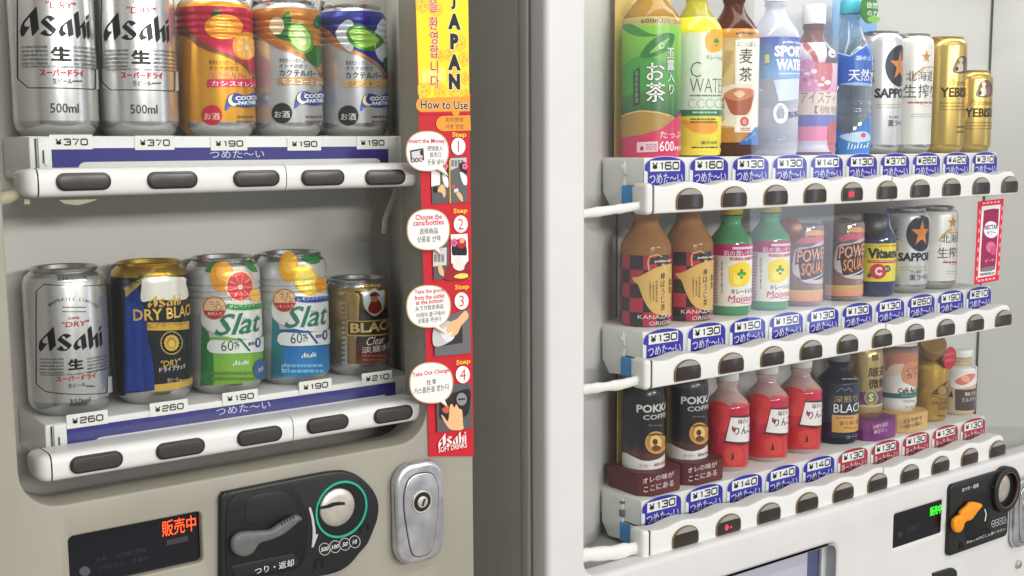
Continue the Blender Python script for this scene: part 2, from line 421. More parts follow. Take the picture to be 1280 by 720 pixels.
FRONT = .955
zs_low = at(85, 527, FRONT)[1]; zs_up = at(89, 170, FRONT)[1]
SX0, SX1 = .232, .577
def rail_prof(yf, yb, zc, h, n=20):
    out = [(yb, zc-h/2+.002), (yb, zc+h/2-.001)]
    for i in range(n+1):
        t = PI/2-PI*i/n; c, s = math.cos(t), math.sin(t)
        out.append((yf+.012-(.012)*abs(c)**.55, zc+(h/2)*(1 if s > 0 else -1)*abs(s)**.62))
    return out
price_text = dict(bold=.03, sx=1.32)
PRICE_W = [None]
def left_row(zs, prices, tags, band, cold, rail, btn, gap, joints):
    sh = bmesh.new(); box(sh, SX0, SX1, FRONT, 1.04, zs-.034, zs, .0025)
    shelf = part('shelf', sh, WHITE, machineL)
    for i, (tx, ty) in enumerate(tags):
        X, Z = at(tx, ty, FRONT)
        d = Decal(lambda px, py: at(px, py, FRONT), lambda u, v, o: (u, FRONT-o, v), .0007, .00015)
        d.mpoly(rrect(X-.0165, X+.0165, Z-.0058, Z+.0058, .0004, 1), (232, 232, 226))
        hh = .0056; vs, fs, W = wide('¥'+prices[i])
        d.raw([((x/W-.5)*.0245+X, (y-.5)*hh+Z) for x, y in vs], fs, (34, 33, 34))
        d.build('price_tag', PAPER, shelf, sub=BL)
    d = Decal(lambda px, py: at(px, py, FRONT), lambda u, v, o: (u, FRONT-o, v), .0003, .0001)
    (bx0, bz1), (bx1, _) = at(*band[0], FRONT), at(*band[1], FRONT)
    bz0 = zs-.031
    d.mpoly([(bx0, bz0), (bx1, bz0), (bx1, bz1), (bx0, bz1)], (44, 40, 122))
    d.mpoly(rrect(bx0+.021, bx1-.008, bz0-.001, bz1-.011, .006), (214, 214, 210))
    d.text('つめた〜い', *cold, (205, 208, 232), right=cold[0]+68, bold=.0)
    st = d.build('cold_strip', PAPER, shelf, sub=BL)
    e1 = bmesh.new()
    box(e1, SX0+.0045, SX0+.0055, FRONT-.0012, FRONT, zs-.030, zs-.002, mi=1)
    box(e1, SX0+.0065, SX0+.0165, FRONT-.0022, FRONT, zs-.033, zs-.001, .0008)
    box(e1, SX0+.0095, SX0+.0105, FRONT-.0032, FRONT-.0022, zs-.021, zs-.011, mi=1); box(e1, SX0+.0105, SX0+.013, FRONT-.0034, FRONT-.0022, zs-.023, zs-.020, .0005)
    part('end_bracket', e1, [WHITE, RIM], shelf); e1 = bmesh.new()
    box(e1, SX1-.012, SX1-.001, FRONT-.0016, FRONT, zs-.033, zs-.001, .0006); box(e1, SX1-.0052, SX1-.0035, FRONT-.0026, FRONT-.0016, zs-.020, zs-.008, .0002, mi=1)
    part('end_bracket', e1, [WHITE, RIM], shelf)
    x0 = at(*rail[0], .918)[0]; x1 = at(*rail[1], .918)[0]; zc = at(*rail[2], .915)[1]; h = .0222
    rb = bmesh.new(); pf = rail_prof(.913, .945, zc, h)
    xs = [x0]+[at(j, rail[2][1], .915)[0] for j in joints]+[x1-.003]
    for a, b in zip(xs, xs[1:]): prism_x(rb, pf, a+.0004, b-.0004)
    rl = part('button_rail', rb, WHITE, machineL, 35)
    pj = rail_prof(.9138, .944, zc, h-.0014)
    for j in xs[:-1]: sm = bmesh.new(); prism_x(sm, pj, j-.0006, j+.0006); part('rail_joint', sm, RIM, rl, 35)
    cb = bmesh.new()
    for k in range(5):
        s0, s1 = math.cos(PI/2*(k)/5), math.cos(PI/2*(k+1)/5)
        q0 = rail_prof(.913+(1-s0)*.012, .945, zc, h*(.55+.45*s0)); q1 = rail_prof(.913+(1-s1)*.012, .945, zc, h*(.55+.45*s1))
        X0 = xs[0]-.0008-.0095*math.sin(PI/2*k/5); X1 = xs[0]-.0008-.0095*math.sin(PI/2*(k+1)/5)
        a = [cb.verts.new((X0, y, z)) for y, z in q0]; b = [cb.verts.new((X1, y, z)) for y, z in q1]
        for i in range(len(a)): cb.faces.new((a[i], a[(i+1) % len(a)], b[(i+1) % len(a)], b[i]))
        if k == 4: cb.faces.new(b)
    bmesh.ops.remove_doubles(cb, verts=cb.verts, dist=1e-6)
    part('end_cap', cb, WHITE, rl, 50)
    cb = bmesh.new(); prism_x(cb, rail_prof(.9155, .944, zc, h-.004), xs[-1], xs[-1]+.004)
    part('end_cap', cb, WHITE, rl, 50)
    mb = bmesh.new()
    plate(mb, rrect(-.0205, .0205, -.0068, .0068, .0064), -.0016, .004, .0008, 0)
    plate(mb, rrect(-.0190, .0190, -.0055, .0055, .0052), -.0021, .002, .0008, 1)
    me = finish(mb); first = None
    for i, (px, py) in enumerate(btn):
        X, Z = at(px, py, .912)
        b = link('push_button', me, [RIM, BUTTON], rl, Vector((X, .9125, Z))-BL)
    return shelf, rl
left_row(zs_up, ['370', '370', '190', '190', '190'], [(89, 177.5), (193, 178.5), (286, 179.5), (380, 180), (465, 178.5)], [(62, 185.5), (485, 185)], (262, 193, 10),
         [(46, 228), (529, 219), (270, 224)], [(105, 227), (216, 225), (321, 223), (404, 222), (482, 221.5)], None, [357])
left_row(zs_low, ['260', '260', '190', '190', '210'], [(109, 524), (211, 509.5), (300, 496.5), (394, 482.5), (471, 472)], [(83, 536), (494, 476)], (270, 515, 10),
         [(63, 585), (533, 511), (270, 553)], [(121, 578), (226, 561), (325, 545), (410, 530), (492, 518)], None, [366])
# tan cable sleeve and tape seen at the left end of the upper rail
bm = bmesh.new(); p = [at(20, 243, .935), at(10, 247, .93), at(-6, 252, .93)]
tube(bm, [(p[0][0], .935, p[0][1]), (p[1][0], .932, p[1][1]), (p[2][0], .935, p[2][1])], [.004, .005, .0055])
part('cable_sleeve', bm, TANSLV, machineL)
bm = bmesh.new(); a = at(73, 250, .93); b = at(122, 249, .93)
plate(bm, [(a[0], a[1]), (b[0], b[1]), (b[0]-.006, b[1]-.002), (a[0]+.014, a[1]-.0045), (a[0]+.004, a[1]-.003)], .929, .931, 0)
part('rail_tape', bm, TANSLV, machineL); bm = bmesh.new(); a = at(30, 252, .93); box(bm, a[0], a[0]+.004, .929, .931, a[1]-.002, a[1]+.002)
part('rail_tape', bm, TANSLV, machineL)
# curled strip hanging at the right of the display
bm = bmesh.new(); q = [at(497, 236, 1.0), at(489, 255, 1.0), at(481, 275, 1.0), at(480, 292, 1.0)]
tube(bm, [(x, 1.0, z) for x, z in q], [.0035, .0035, .003, .003], flat=.4); part('hanging_strip', bm, SLEEVE, machineL)

# display
bm = bmesh.new(); box(bm, dx[0][0]-.006, dx[1][0]+.006, YF+.006, YF+.012, dx[3][1]-.008, dx[0][1]+.006)
scr = part('display_screen', bm, SCREEN, machineL, 0)
d = flat(YF+.006, .0003)
d.text('販売中', 202.5, 661.5, 20, (255, 74, 30), right=245, bold=.012); d.build('led_text', mat('red_led', (255, 70, 24), emit=2.2), scr, sub=BL)
d = flat(YF+.006, .0002)
d.text('販売中', 209.5, 661, 10, (255, 200, 40), right=226, bold=-.012) if False else None
d.el(106, 714, 7, 6, (78, 76, 84)); d.poly([(208, 675), (235, 669), (235, 676), (208, 682)], (52, 50, 56))
d.text('お札・千円札使用', 120, 700, 6, (44, 44, 54), right=182); d.text('釣銭切れ・準備中', 124, 710, 6, (40, 40, 50), right=186)
d.build('screen_print', PAPER, scr, sub=BL)

# coin mechanism of the cream machine
Q = lambda x, y: at(260+x/5.14, 580+y/5.14, YF)
pl = [Q(*p) for p in [(60, 760), (62, 220), (68, 195), (85, 178), (110, 168), (400, 110), (700, 52), (800, 38), (880, 40), (960, 75), (1030, 140), (1068, 205), (1080, 270), (1070, 350), (1045, 420), (1010, 500), (960, 560), (890, 640), (800, 690), (650, 722), (480, 770)]]
bm = bmesh.new(); plate(bm, [pl[0], pl[1]]+spline(pl[1:-1], 4, False)+[pl[-1]], YF-.006, YF+.001, .0022)
coin = part('coin_panel', bm, BLACK, machineL)
bm = bmesh.new(); plate(bm, spline([Q(*p) for p in [(100, 690), (100, 300), (150, 195), (230, 170), (480, 130), (560, 190), (610, 300), (622, 430), (600, 580), (540, 660), (300, 712), (160, 735)]], 5), YF-.0068, YF-.002, .0006)
part('lever_recess', bm, BLACKG, coin)
bm = bmesh.new(); plate(bm, spline([Q(*p) for p in [(232, 370), (230, 240), (280, 190), (430, 165), (505, 190), (540, 260), (545, 330), (400, 380)]], 5), YF-.0072, YF-.003, .0005)
plate(bm, [Q(*p) for p in [(130, 640), (520, 560), (560, 600), (560, 640), (150, 720)]], YF-.0074, YF-.004, .0006)
part('recess_wall', bm, BLACK, coin)
QL = lambda x, y: at(260+x/5.14, 580+y/5.14, YF-.012)
bm = bmesh.new(); lev = spline([QL(*p) for p in [(148, 530), (160, 470), (215, 436), (330, 428), (400, 420), (470, 375), (560, 328), (600, 345), (585, 365), (490, 445), (400, 488), (330, 510), (285, 570), (225, 594), (170, 575)]], 6)
plate(bm, lev, YF-.015, YF-.0075, .003)
for i in range(5):
    a = QL(470+18*i, 366-9*i); box(bm, a[0]-.0004, a[0]+.0004, YF-.0153, YF-.013, a[1]-.0035, a[1]+.0006, .0002)
part('return_lever', bm, GREYP, coin)
def ringplate(bm, c, r0, r1, y0, y1, bev=.0004, mi=0): plate(bm, [ell(c[0], c[1], r1, r1, 48), ell(c[0], c[1], r0, r0, 48)[::-1]], y0, y1, bev, mi)
cc = Q(835, 280); rr = (Q(1003, 280)[0]-Q(668, 280)[0])/2
bm = bmesh.new(); ringplate(bm, cc, rr*.92, rr, YF-.0075, YF-.004); part('slot_ring', bm, mat('green_ring', (40, 165, 140), rough=.4), coin)
bm = bmesh.new(); plate(bm, ell(cc[0], cc[1], rr*.9, rr*.9, 48), YF-.0066, YF-.003); part('slot_well', bm, BLACKG, coin)
c2 = Q(806, 266); r2 = rr*.665
bm = bmesh.new(); b2 = bmesh.new(); lathe(b2, [(0, .0026), (r2*.6, .0024), (r2*.93, .0018), (r2, .0008), (r2, 0)], 48)
bmesh.ops.rotate(b2, verts=b2.verts, cent=(0, 0, 0), matrix=Matrix.Rotation(PI/2, 3, 'X')); bmesh.ops.translate(b2, verts=b2.verts, vec=(c2[0], YF-.0066, c2[1])); add(bm, b2, 0)
slot = part('coin_disc', bm, STEEL, coin, 60)
d = Decal(lambda px, py: at(px, py, YF-.0096), lambda u, v, o: (u, YF-.0094-o, v), .0003)
sx = lambda x, y: (260+x/5.14, 580+y/5.14)
d.poly([sx(*p) for p in [(718, 275), (770, 262), (800, 248), (840, 243), (880, 245), (880, 262), (820, 268), (780, 282), (720, 292)]], (8, 8, 8)); d.build('coin_slot', PAPER, slot, sub=BL)
d = flat(YF-.006, .0004)
for x, y, t in ((748, 546, '500'), (815, 530, '100'), (878, 514, '50'), (940, 498, '10')):
    x, y = sx(x, y); d.el(x, y, 7.2, 7.9, (190, 190, 188)); d.el(x, y, 6.4, 7.1, (24, 24, 26)); d.text(t, x, y, 5.2, (222, 222, 218), anchor='c', shear=.2, bold=.015)
for x, y in ((1008, 405), (716, 645)):
    x, y = sx(x, y); d.poly([(x+4*math.cos(t*PI/8)*1.6, y-5*math.sin(t*PI/8)*1.4) for t in range(9)]+[(x-6.4, y+7), (x-3.4, y+7), (x-3.4, y+1)]+[(x-3.4*math.cos(t*PI/6), y-4*math.sin(t*PI/6)) for t in range(7)]+[(x+3.4, y+5), (x+6.4, y+4)], (6, 6, 7))
d.build('coin_print', PAPER, coin, sub=BL)
d = flat(YF-.0076, .0003); d.text('つり・返却', *sx(300, 690), 9, (215, 215, 212), right=sx(552, 0)[0], bold=.02); d.build('return_text', PAPER, coin, sub=BL)
bm = bmesh.new(); plate(bm, [Q(*p) for p in [(622, 268), (638, 266), (655, 330), (666, 400), (668, 440), (684, 437), (655, 520), (641, 522), (648, 450), (648, 400), (640, 340)]], YF-.0076, YF-.0062, .0004)
part('turn_arrow', bm, mat('pale_grey', (188, 188, 186), rough=.4), coin)

# chrome lock handle
def lock_handle(parent, base, x0, x1, z0, z1, yf, bowl=True):
    h = z1-z0; wd = x1-x0
    bm = bmesh.new(); plate(bm, rrect(x0, x1, z0, z1, wd*.36, 8), yf-.011, yf+.001, .005, bres=5)
    o = part('lock_handle', bm, CHROME, parent, base=base)
    bm = bmesh.new(); cx = (x0+x1)/2; k = wd*.36
    ol = spline([(cx-k*.9, z1-h*.22), (cx-k*.6, z1-h*.125), (cx, z1-h*.1), (cx+k*.6, z1-h*.125), (cx+k*.9, z1-h*.22), (cx+k, z1-h*.4), (cx+k*.8, z0+h*.3), (cx+k*.55, z0+h*.11), (cx, z0+h*.07), (cx-k*.55, z0+h*.11), (cx-k*.8, z0+h*.3), (cx-k, z1-h*.4)], 5)
    plate(bm, ol, yf-.0114, yf-.008, .0002, mi=1); plate(bm, [(cx+(x-cx)*.965, (z-(z0+z1)/2)*.982+(z0+z1)/2) for x, z in ol], yf-.0124, yf-.009, .001)
    part('handle_bar', bm, [CHROME, BLACK], o, base=base)
    bm = bmesh.new(); c = (cx, z1-h*.385); r = wd*.2
    ringplate(bm, c, r*.84, r, yf-.0135, yf-.012, .0004); plate(bm, ell(*c, r*.83, r*.83), yf-.0128, yf-.012, .0, 1)
    plate(bm, ell(*c, r*.52, r*.52), yf-.0145, yf-.0125, .0008); 
    sl = [(c[0]-r*.1-.0007, c[1]-r*.32), (c[0]-r*.1+.0013, c[1]-r*.32), (c[0]+r*.2+.0007, c[1]+r*.28), (c[0]+r*.2-.0013, c[1]+r*.28)]
    plate(bm, sl, yf-.0149, yf-.0143, .0, 1)
    part('key_cylinder', bm, [STEEL, BLACK], o, base=base)
    return o
a = at(493, 640, YF-.008); b = at(555, 640, YF-.008); zt_, zb_ = at(522, 577, YF-.008)[1], at(522, 704, YF-.008)[1]
lock_handle(machineL, BL, a[0], b[0], zb_, zt_, YF)

# ------------------------------------------------------------------ the multilingual sticker
YS = YF-.0012
d = flat(YS, .0003, .00002)
R_, Y_, O_ = (196, 22, 40), (246, 222, 40), (236, 152, 52)
zr = lambda p: at(*p, YS)
d.poly([(517.5, -50), (584.5, -50), (592, 570), (536, 570.5)], R_)
d.poly([(517.5, -50), (584.5, -50), (586.6, 140), (524.5, 140)], Y_)
for hx, hy, hr in ((528, 6, 11), (545, 12, 10), (574, 54, 11), (562, 68, 9), (580, 74, 10), (551, 70, 8), (568, 90, 10), (582, 98, 9), (530, 112, 11), (550, 114, 10), (569, 112, 11), (583, 118, 8)):
    d.poly([(min(585.3, hx+hr*.85*math.cos(PI/3*k+.5)), hy+hr*math.sin(PI/3*k+.5)) for k in range(6)], (244, 190, 52))
    d.poly([(min(585, hx+hr*.68*math.cos(PI/3*k+.5)), hy+hr*.8*math.sin(PI/3*k+.5)) for k in range(6)], (248, 206, 62))
    for q in range(3): d.el(hx+hr*.3*math.cos(q*2.1+.3), hy+hr*.35*math.sin(q*2.1+.3), 2, 2.4, (240, 176, 44), n=8).keep(1)
    d.keep(1)
d.layer += 1
d.poly([(526, 88), (556, 85), (556, 101), (527, 104)], (248, 232, 120))
for ch, y in (('A', 27), ('P', 52), ('A', 78), ('N', 102)):
    d.text(ch, 567.5 if ch != 'U' else 563, y, 20, (30, 28, 26), sx=.92 if ch != 'J' else 1.3, anchor='c', bold=.075, out=(250, 240, 190), ow=.05)
d.text('J', 566, 2, 20, (30, 28, 26), anchor='c', bold=.05, out=(250, 240, 190))
for ch, y in (('을', 7), ('환', 29), ('영', 47), ('합', 64), ('니', 84), ('다', 102)):
    d.text(ch, 541+y*.02, y, 16, (200, 30, 60), anchor='c', bold=.03, out=(250, 236, 200), ow=.05, sx=.85)
d.layer += 2
d.poly([(586.6, 120.5), (527, 122.5)]+[(527+8*math.cos(t), 131+9*math.sin(t)) for t in (-2, -2.5, -3.1, -3.7, -4.3)]+[(527, 140), (586.8, 139)], O_)
d.poly([(525, 140), (586.9, 139), (587, 143), (525, 143)], R_)
d.text('How to Use', 525, 130.5, 11.5, (30, 26, 24), right=584, bold=.02, out=(252, 236, 200), ow=.04)
d.poly([(587, 144)]+[(553+9*math.cos(t), 154.5+9.5*math.sin(t)) for t in (-1.6, -2.1, -2.6, -3.14, -3.7, -4.2, -4.7)]+[(587.6, 163)], O_)
d.poly([(564, 139.5), (574, 139.4), (572, 144.5), (566, 144.5)], O_)
d.text('如何使用', 556, 149.5, 6.2, (60, 50, 40), right=578, bold=.01); d.text('사용 방법', 556, 158, 6.2, (60, 50, 40), right=578, bold=.01)
ys = [(573, 169, 572, 183), (574.5, 264.5, 575, 280), (576.5, 360, 576, 376), (578, 454, 577.5, 468)]
for i, (sx1, sy1, nx, ny) in enumerate(ys):
    d.text('Step', sx1-9, sy1, 7.6, (246, 190, 60), right=sx1+9, bold=.03)
    d.el(nx, ny, 8.8, 10.8, (250, 238, 232)); d.text(str(i+1), nx, ny, 13.5, (206, 40, 60), anchor='c', bold=-.004)
GR, SKN, HAIR, WT = (88, 86, 88), (232, 184, 132), (26, 22, 24), (232, 230, 228)
# pictures: money
d.poly([(538, 213), (559.5, 211), (560.5, 253), (539, 255)], GR); d.poly([(561.5, 197), (582, 196), (583.5, 252), (562, 254)], (96, 94, 96))
d.poly([(538, 214), (549, 213), (549, 231), (538, 233)], WT); d.poly([(561.5, 198), (582, 197), (582, 204), (562, 213)], (196, 194, 192))
for k in range(4): d.poly([(563+4*k, 200), (566+4*k, 199.8), (566+4*k, 208), (563+4*k, 208.2)], (120, 118, 118)).keep(1)
d.layer += 1
d.sp([(551, 212), (558, 209), (559, 221), (556, 222), (552, 217)], HAIR); d.sp([(573, 205), (581, 203), (582.5, 216), (577, 217), (574, 212)], HAIR)
d.sp([(552, 216), (556, 219), (559, 224), (559, 234), (555, 232), (552, 224)], (240, 236, 232)); d.sp([(574, 215), (579, 217), (582.5, 222), (582, 231), (578, 230), (575, 222)], (240, 236, 232))
d.sp([(546, 237), (550, 231), (554, 232), (556, 241), (554, 247), (551, 241), (547, 240)], SKN); d.sp([(569, 242), (573, 240), (577, 246), (577, 252), (574, 250)], SKN)
d.el(543, 237, 3, 4, (20, 20, 22)); d.poly([(563, 232), (567, 230), (568, 235), (564, 236)], (200, 80, 70)); d.poly([(566, 237), (571, 235), (572, 239), (567, 241)], (220, 220, 220))
for fx, fy in ((555.5, 208), (579.8, 208)):
    for q in range(5): d.el(fx+2.2*math.cos(q*1.257), fy+2.6*math.sin(q*1.257), 1.5, 1.8, (232, 120, 160), n=8).keep(1)
    d.keep(0)
d.layer += 1
d.poly([(560, 200), (561.2, 200), (562.2, 254), (560.8, 254)], (222, 180, 70))
# choose
d.sp([(540, 304), (556, 302), (556, 290), (559, 290), (560, 347), (541, 350)], GR, 1); d.poly([(540, 311), (557, 309), (557, 331), (540, 333)], (206, 204, 202))
d.poly([(562, 293), (583, 292), (585, 348), (563, 346)], (238, 234, 230))
for k in range(3): d.poly([(541+4.6*k, 318), (544.6+4.6*k, 317.6), (544.6+4.6*k, 327), (541+4.6*k, 327.4)], (130, 128, 128)).keep(1)
d.layer += 1
d.sp([(555, 349), (556, 335), (564, 329), (577, 333), (585, 326), (585, 347), (570, 350)], (150, 22, 40))
d.sp([(567, 322), (565, 333), (572, 338), (579, 335), (576, 322)], (240, 224, 214)); d.sp([(564, 318), (563.5, 306), (568, 300), (576, 299), (581, 306), (582, 318), (576, 319), (570, 319)], HAIR)
d.el(575.5, 304, 6, 6.5, (170, 30, 48)); d.el(576, 301, 3, 3, (240, 170, 120)); d.sp([(566, 346), (572, 342), (582, 342), (583, 346), (575, 348)], (240, 214, 90))
for q in range(5): d.el(566+2.8*math.cos(q*1.257), 303+3.2*math.sin(q*1.257), 2, 2.4, (232, 100, 150), n=8).keep(1)
d.layer += 1
d.sp([(546, 334), (549, 330), (553, 338), (553, 345), (548, 342)], SKN)
# take goods
d.poly([(541, 400), (586, 385), (587, 441), (542, 445)], (104, 102, 104)); d.poly([(541, 410), (576, 398), (577, 428), (541, 434)], (44, 42, 44)); d.sp([(541, 408), (553, 401), (565, 403), (567, 412), (560, 427), (541, 432)], (196, 194, 196))
d.sp([(549, 416), (556, 408), (564, 412), (566, 422), (557, 427)], (222, 222, 224)); d.sp([(556, 411), (562, 402), (570, 398), (580, 388), (584, 396), (575, 407), (570, 417), (562, 421), (564, 414), (559, 416)], SKN)
# change
d.poly([(543, 481), (587, 479), (589, 534), (545, 540)], (88, 86, 88)); d.sp([(548, 503), (551, 494), (567, 490), (585, 486), (586, 504), (580, 520), (550, 524)], (34, 32, 34))
d.el(575.5, 498.5, 9, 11, (24, 22, 24)); d.el(575.5, 498.5, 6.5, 8, (140, 138, 138)); d.poly([(571, 498), (580, 497), (580, 499), (571, 500)], (20, 20, 20))
d.sp([(551, 512), (554, 508), (560, 508), (562, 513), (556, 516)], (204, 92, 60))
d.sp([(550, 519), (553, 520), (558, 526), (560, 516), (561, 506), (564, 505), (566, 509), (569, 505), (572, 510), (576, 513), (577, 528), (577, 536), (565, 537), (558, 533)], SKN)
d.logo(546, 551, 17, (250, 226, 226), 571); d.text('SOFT DRINKS', 546.5, 562, 6.5, (250, 240, 236), right=582, bold=.01)
stk = d.build('instruction_sticker', PAPER, machineL, sub=BL)
bub = [(534, 189, 27, 25.5, (549, 213), (560, 219)), (535.2, 287, 27, 26, (542, 310), (552, 318)), (535.5, 383, 28, 27, (541, 408), (556, 416)), (539, 478.5, 27.5, 26, (549, 500), (559, 508))]
texts = [[('Insert the Money', 510.8, 177, 7.6, 556, (206, 40, 70)), ('把钱放入', 534, 185.5, 6.4, 553, (50, 48, 50)), ('投币口', 537, 193.5, 6.4, 551, (50, 48, 50)), ('돈을 넣어', 534.5, 202.5, 6.6, 554, (50, 48, 50))],
         [('Choose the', 519, 271.8, 7.2, 552, (206, 40, 70)), ('cans/bottles', 516, 279, 7.2, 554.5, (206, 40, 70)), ('选择商品', 524, 289.5, 7.4, 547, (50, 48, 50)), ('상품을 선택', 521, 299.5, 7.6, 550, (50, 48, 50))],
         [('Take the goods', 518, 366, 6.4, 555.5, (206, 40, 70)), ('from the outlet', 518, 372.7, 6, 555.5, (206, 40, 70)), ('at the bottom', 519.5, 378.5, 5.8, 554, (206, 40, 70)), ('从下方取走商品', 519, 386, 6, 554, (50, 48, 50)), ('아래의 출구에서', 520, 394.5, 6, 555, (50, 48, 50)), ('상품을 꺼낸다', 522, 401.5, 6.2, 551, (50, 48, 50))],
         [('Take Out Change', 515, 469.5, 6.8, 561.5, (206, 40, 70)), ('找 零', 533, 478.5, 6.8, 545, (50, 48, 50)), ('거스름돈을 받는다', 517, 489.5, 7.6, 561, (50, 48, 50))]]
for (cx, cy, rx, ry, ta, tb), tx in zip(bub, texts):
    d = flat(YS-.0046, .0003, .00003)
    def shp(k): return [(cx+rx*k*math.copysign(abs(math.cos(t))**.86, math.cos(t)), cy+ry*k*math.copysign(abs(math.sin(t))**.86, math.sin(t))) for t in [2*PI*i/40 for i in range(40)]]
    d.poly([(ta[0]-7, ta[1]-3), (ta[0]+6, ta[1]-4), (tb[0]+1, tb[1]+2)], (196, 160, 118)); d.keep(1)
    d.layer += 1
    d.poly(shp(1.0), (196, 160, 118)); d.poly(shp(.95), (238, 236, 232)); d.poly([(ta[0]-5, ta[1]-4), (ta[0]+4, ta[1]-5), (tb[0], tb[1])], (238, 236, 232))
    for t, x, y, h, xr, c in tx: d.text(t, x, y, h, c, right=xr, bold=.022).keep(1)
    d.layer += 1
    if cy < 200:
        d.poly([(512, 188), (529, 185), (530, 200), (513, 202)], (70, 68, 70)); d.poly([(514, 190), (527, 187.5), (528, 198), (515, 200)], (206, 206, 202)); d.el(526.5, 191, 2, 3.4, (40, 38, 40))
        for k in range(3): d.el(515.5+5*k, 200.5-.4*k, 2.6, 3, (50, 46, 48) if k < 2 else (190, 40, 50), n=12).keep(1)
        d.layer += 1
        for k in range(3): d.el(515.5+5*k, 200.5-.4*k, 1.5, 1.8, (200, 198, 196), n=10).keep(1)
    bm = None
    d.build('speech_bubble', PAPER, stk, sub=BL)

# ------------------------------------------------------------------ the white vending machine
BR = Vector((1.33, 1.3, 0))
machineR = thing('vending_machine', 'white vending machine with three rows of bottles and cans above an orange coin return lever', 'vending machine', BR)
YR = .93
def partR(name, bm, mats, parent, smooth=40): return link(name, finish(bm, smooth, BR), mats, parent)
XA, XB = .722, 1.96
xi0 = at(733, 500, YR)[0]; zlr = at(1000, 647, YR)[1]; xi1 = 1.90
bm = bmesh.new()
box(bm, XA+.001, XA+.0045, .9785, 1.7, 0, 1.83); box(bm, XB-.004, XB, .9785, 1.7, 0, 1.83)
box(bm, XA+.0045, XB-.004, 1.69, 1.7, 0, 1.83); box(bm, XA+.0045, XB-.004, .9785, 1.69, 1.825, 1.83); box(bm, XA+.0045, XB-.004, .9785, 1.69, 0, .05)
partR('cabinet', bm, GREYSIDE, machineR, 0)
bm = bmesh.new(); plate(bm, [rrect(XA+.0005, XB, .03, 1.828, .01), rrect(xi0-.02, xi1+.02, zlr-.02, 1.77, .03)[::-1]], .9625, .978, .002)
partR('door_edge', bm, GREYSIDE, machineR)
bm = bmesh.new()
ow = [at(920, 716, YR), at(1045, 683, YR)]
w0 = rrect(at(860, 720, YR)[0], at(1046, 700, YR)[0], at(960, 1000, YR)[1], at(1030, 683.5, YR)[1], .013)
sd = [at(1120, 645, YR), at(1178, 627, YR), at(1177.5, 664.5, YR), at(1120, 683.5, YR)]
s0 = rrect(sd[0][0]-.0006, sd[1][0]+.0006, sd[3][1]-.0006, sd[0][1]+.0006, .0015, 2)
plate(bm, [rrect(XA, XB, .03, 1.83, .016), rrect(xi0, xi1, zlr, 1.765, .02)[::-1], w0[::-1], s0[::-1]], YR, .9605, .007, bres=5)
partR('door_panel', bm, WHITE2, machineR)
bm = bmesh.new()
P = [(xi0-.006, .962), (.963, 1.10), (1.774, 1.10), (1.915, .962)]
lo = [bm.verts.new((x, y, zlr-.012)) for x, y in P]; hi = [bm.verts.new((x, y, 1.77)) for x, y in P]
for i in range(3): bm.faces.new((lo[i], lo[i+1], hi[i+1], hi[i]))
bm.faces.new(lo); bm.faces.new(hi[::-1])
liner = partR('interior_liner', bm, LINER2, machineR, 20)
bm = bmesh.new(); box(bm, 1.7705, 1.7728, 1.096, 1.0985, zlr-.01, 1.765); partR('corner_seam', bm, mat('dark_gasket', (70, 68, 66), rough=.6), liner, 0); bm = bmesh.new(); box(bm, .9635, .9645, 1.097, 1.099, zlr-.01, 1.765)
partR('corner_seam', bm, mat('dark_gasket', (70, 68, 66), rough=.6), liner, 0)
bm = bmesh.new(); box(bm, xi0-.004, 1.908, .9695, .9725, zlr-.008, 1.768)
partR('window_pane', bm, PANE, machineR, 0)

# shelves, tags, rails
FR = .985
ztop = [at(829, 197, FR)[1], at(828, 412, FR)[1], at(827, 620.5, FR)[1]]
zrail = [at(849, 247.4, .945)[1], at(847, 462.3, .945)[1], at(845, 670.5, .945)[1]]
XB_ = [.936+.0721*i for i in range(10)]
prices = [['160', '160', '130', '130', '140', '130', '370', '260', '420', '310'], ['130', '130', '150', '150', '130', '130', '130', '260', '190', '210'], ['130', '130', '140', '140', '140', '130', '130', '130', '130', '130']]
def tag_shape(k):
    o = [(-.0315*k, -.016), (.0315*k, -.016)]
    o += [(.0315*k, .003)]+[(.0315*k*math.cos(t)*1.0, .003+.0125*math.sin(t)**.8*(1 if k == 1 else .95)) for t in [PI*i/16 for i in range(1, 16)]]+[(-.0315*k, .003)]
    return o
def tag_mesh(price, hot):
    d = Decal(None, lambda u, v, o: (u*1.05, -o, v*1.08), .0001, .00015)
    c = (172, 34, 60) if hot else (34, 30, 162)
    d.mpoly(tag_shape(1.0), (206, 204, 216)); d.mpoly(tag_shape(.965), c)
    d.mpoly([(-.0315, -.016), (-.0262, -.016), (-.0262, -.001), (-.0315, .001)], (228, 228, 226))
    d.mpoly([(-.0228, -.0006), (.0222, -.0006), (.0222, .0108), (-.0228, .0108)], (238, 238, 234))
    h = .0088; vs, fs, W = wide('¥'+price); d.raw([((x/W-.5)*.040, (y-.5)*h+.0051) for x, y in vs], fs, (30, 30, 34))
    h = .0112; vs, fs, W = glyphs('あったか〜い' if hot else 'つめた〜い', -.004, 0); [d.raw([((x/W-.5)*.050+.001+k_, (y-.5)*h-.0083) for x, y in vs], fs, (244, 212, 218) if hot else (226, 226, 246)) for k_ in (0, .0003)]
    bm = bmesh.new(); cl = bm.loops.layers.float_color.new('Col')
    for vs, fs, col, ly in d.items:
        bv = [bm.verts.new(d.pos(x, y, d.off+ly*d.step)) for x, y in vs]
        for f in fs:
            try: fc = bm.faces.new([bv[i] for i in f])
            except ValueError: continue
            fc.normal_update()
            if fc.normal.y > 0: fc.normal_flip()
            for lp in fc.loops: lp[cl] = (*lin(col), 1)
    me = bpy.data.meshes.new('tag'); bm.to_mesh(me); bm.free(); return me
_TM = {}
bmb = bmesh.new()
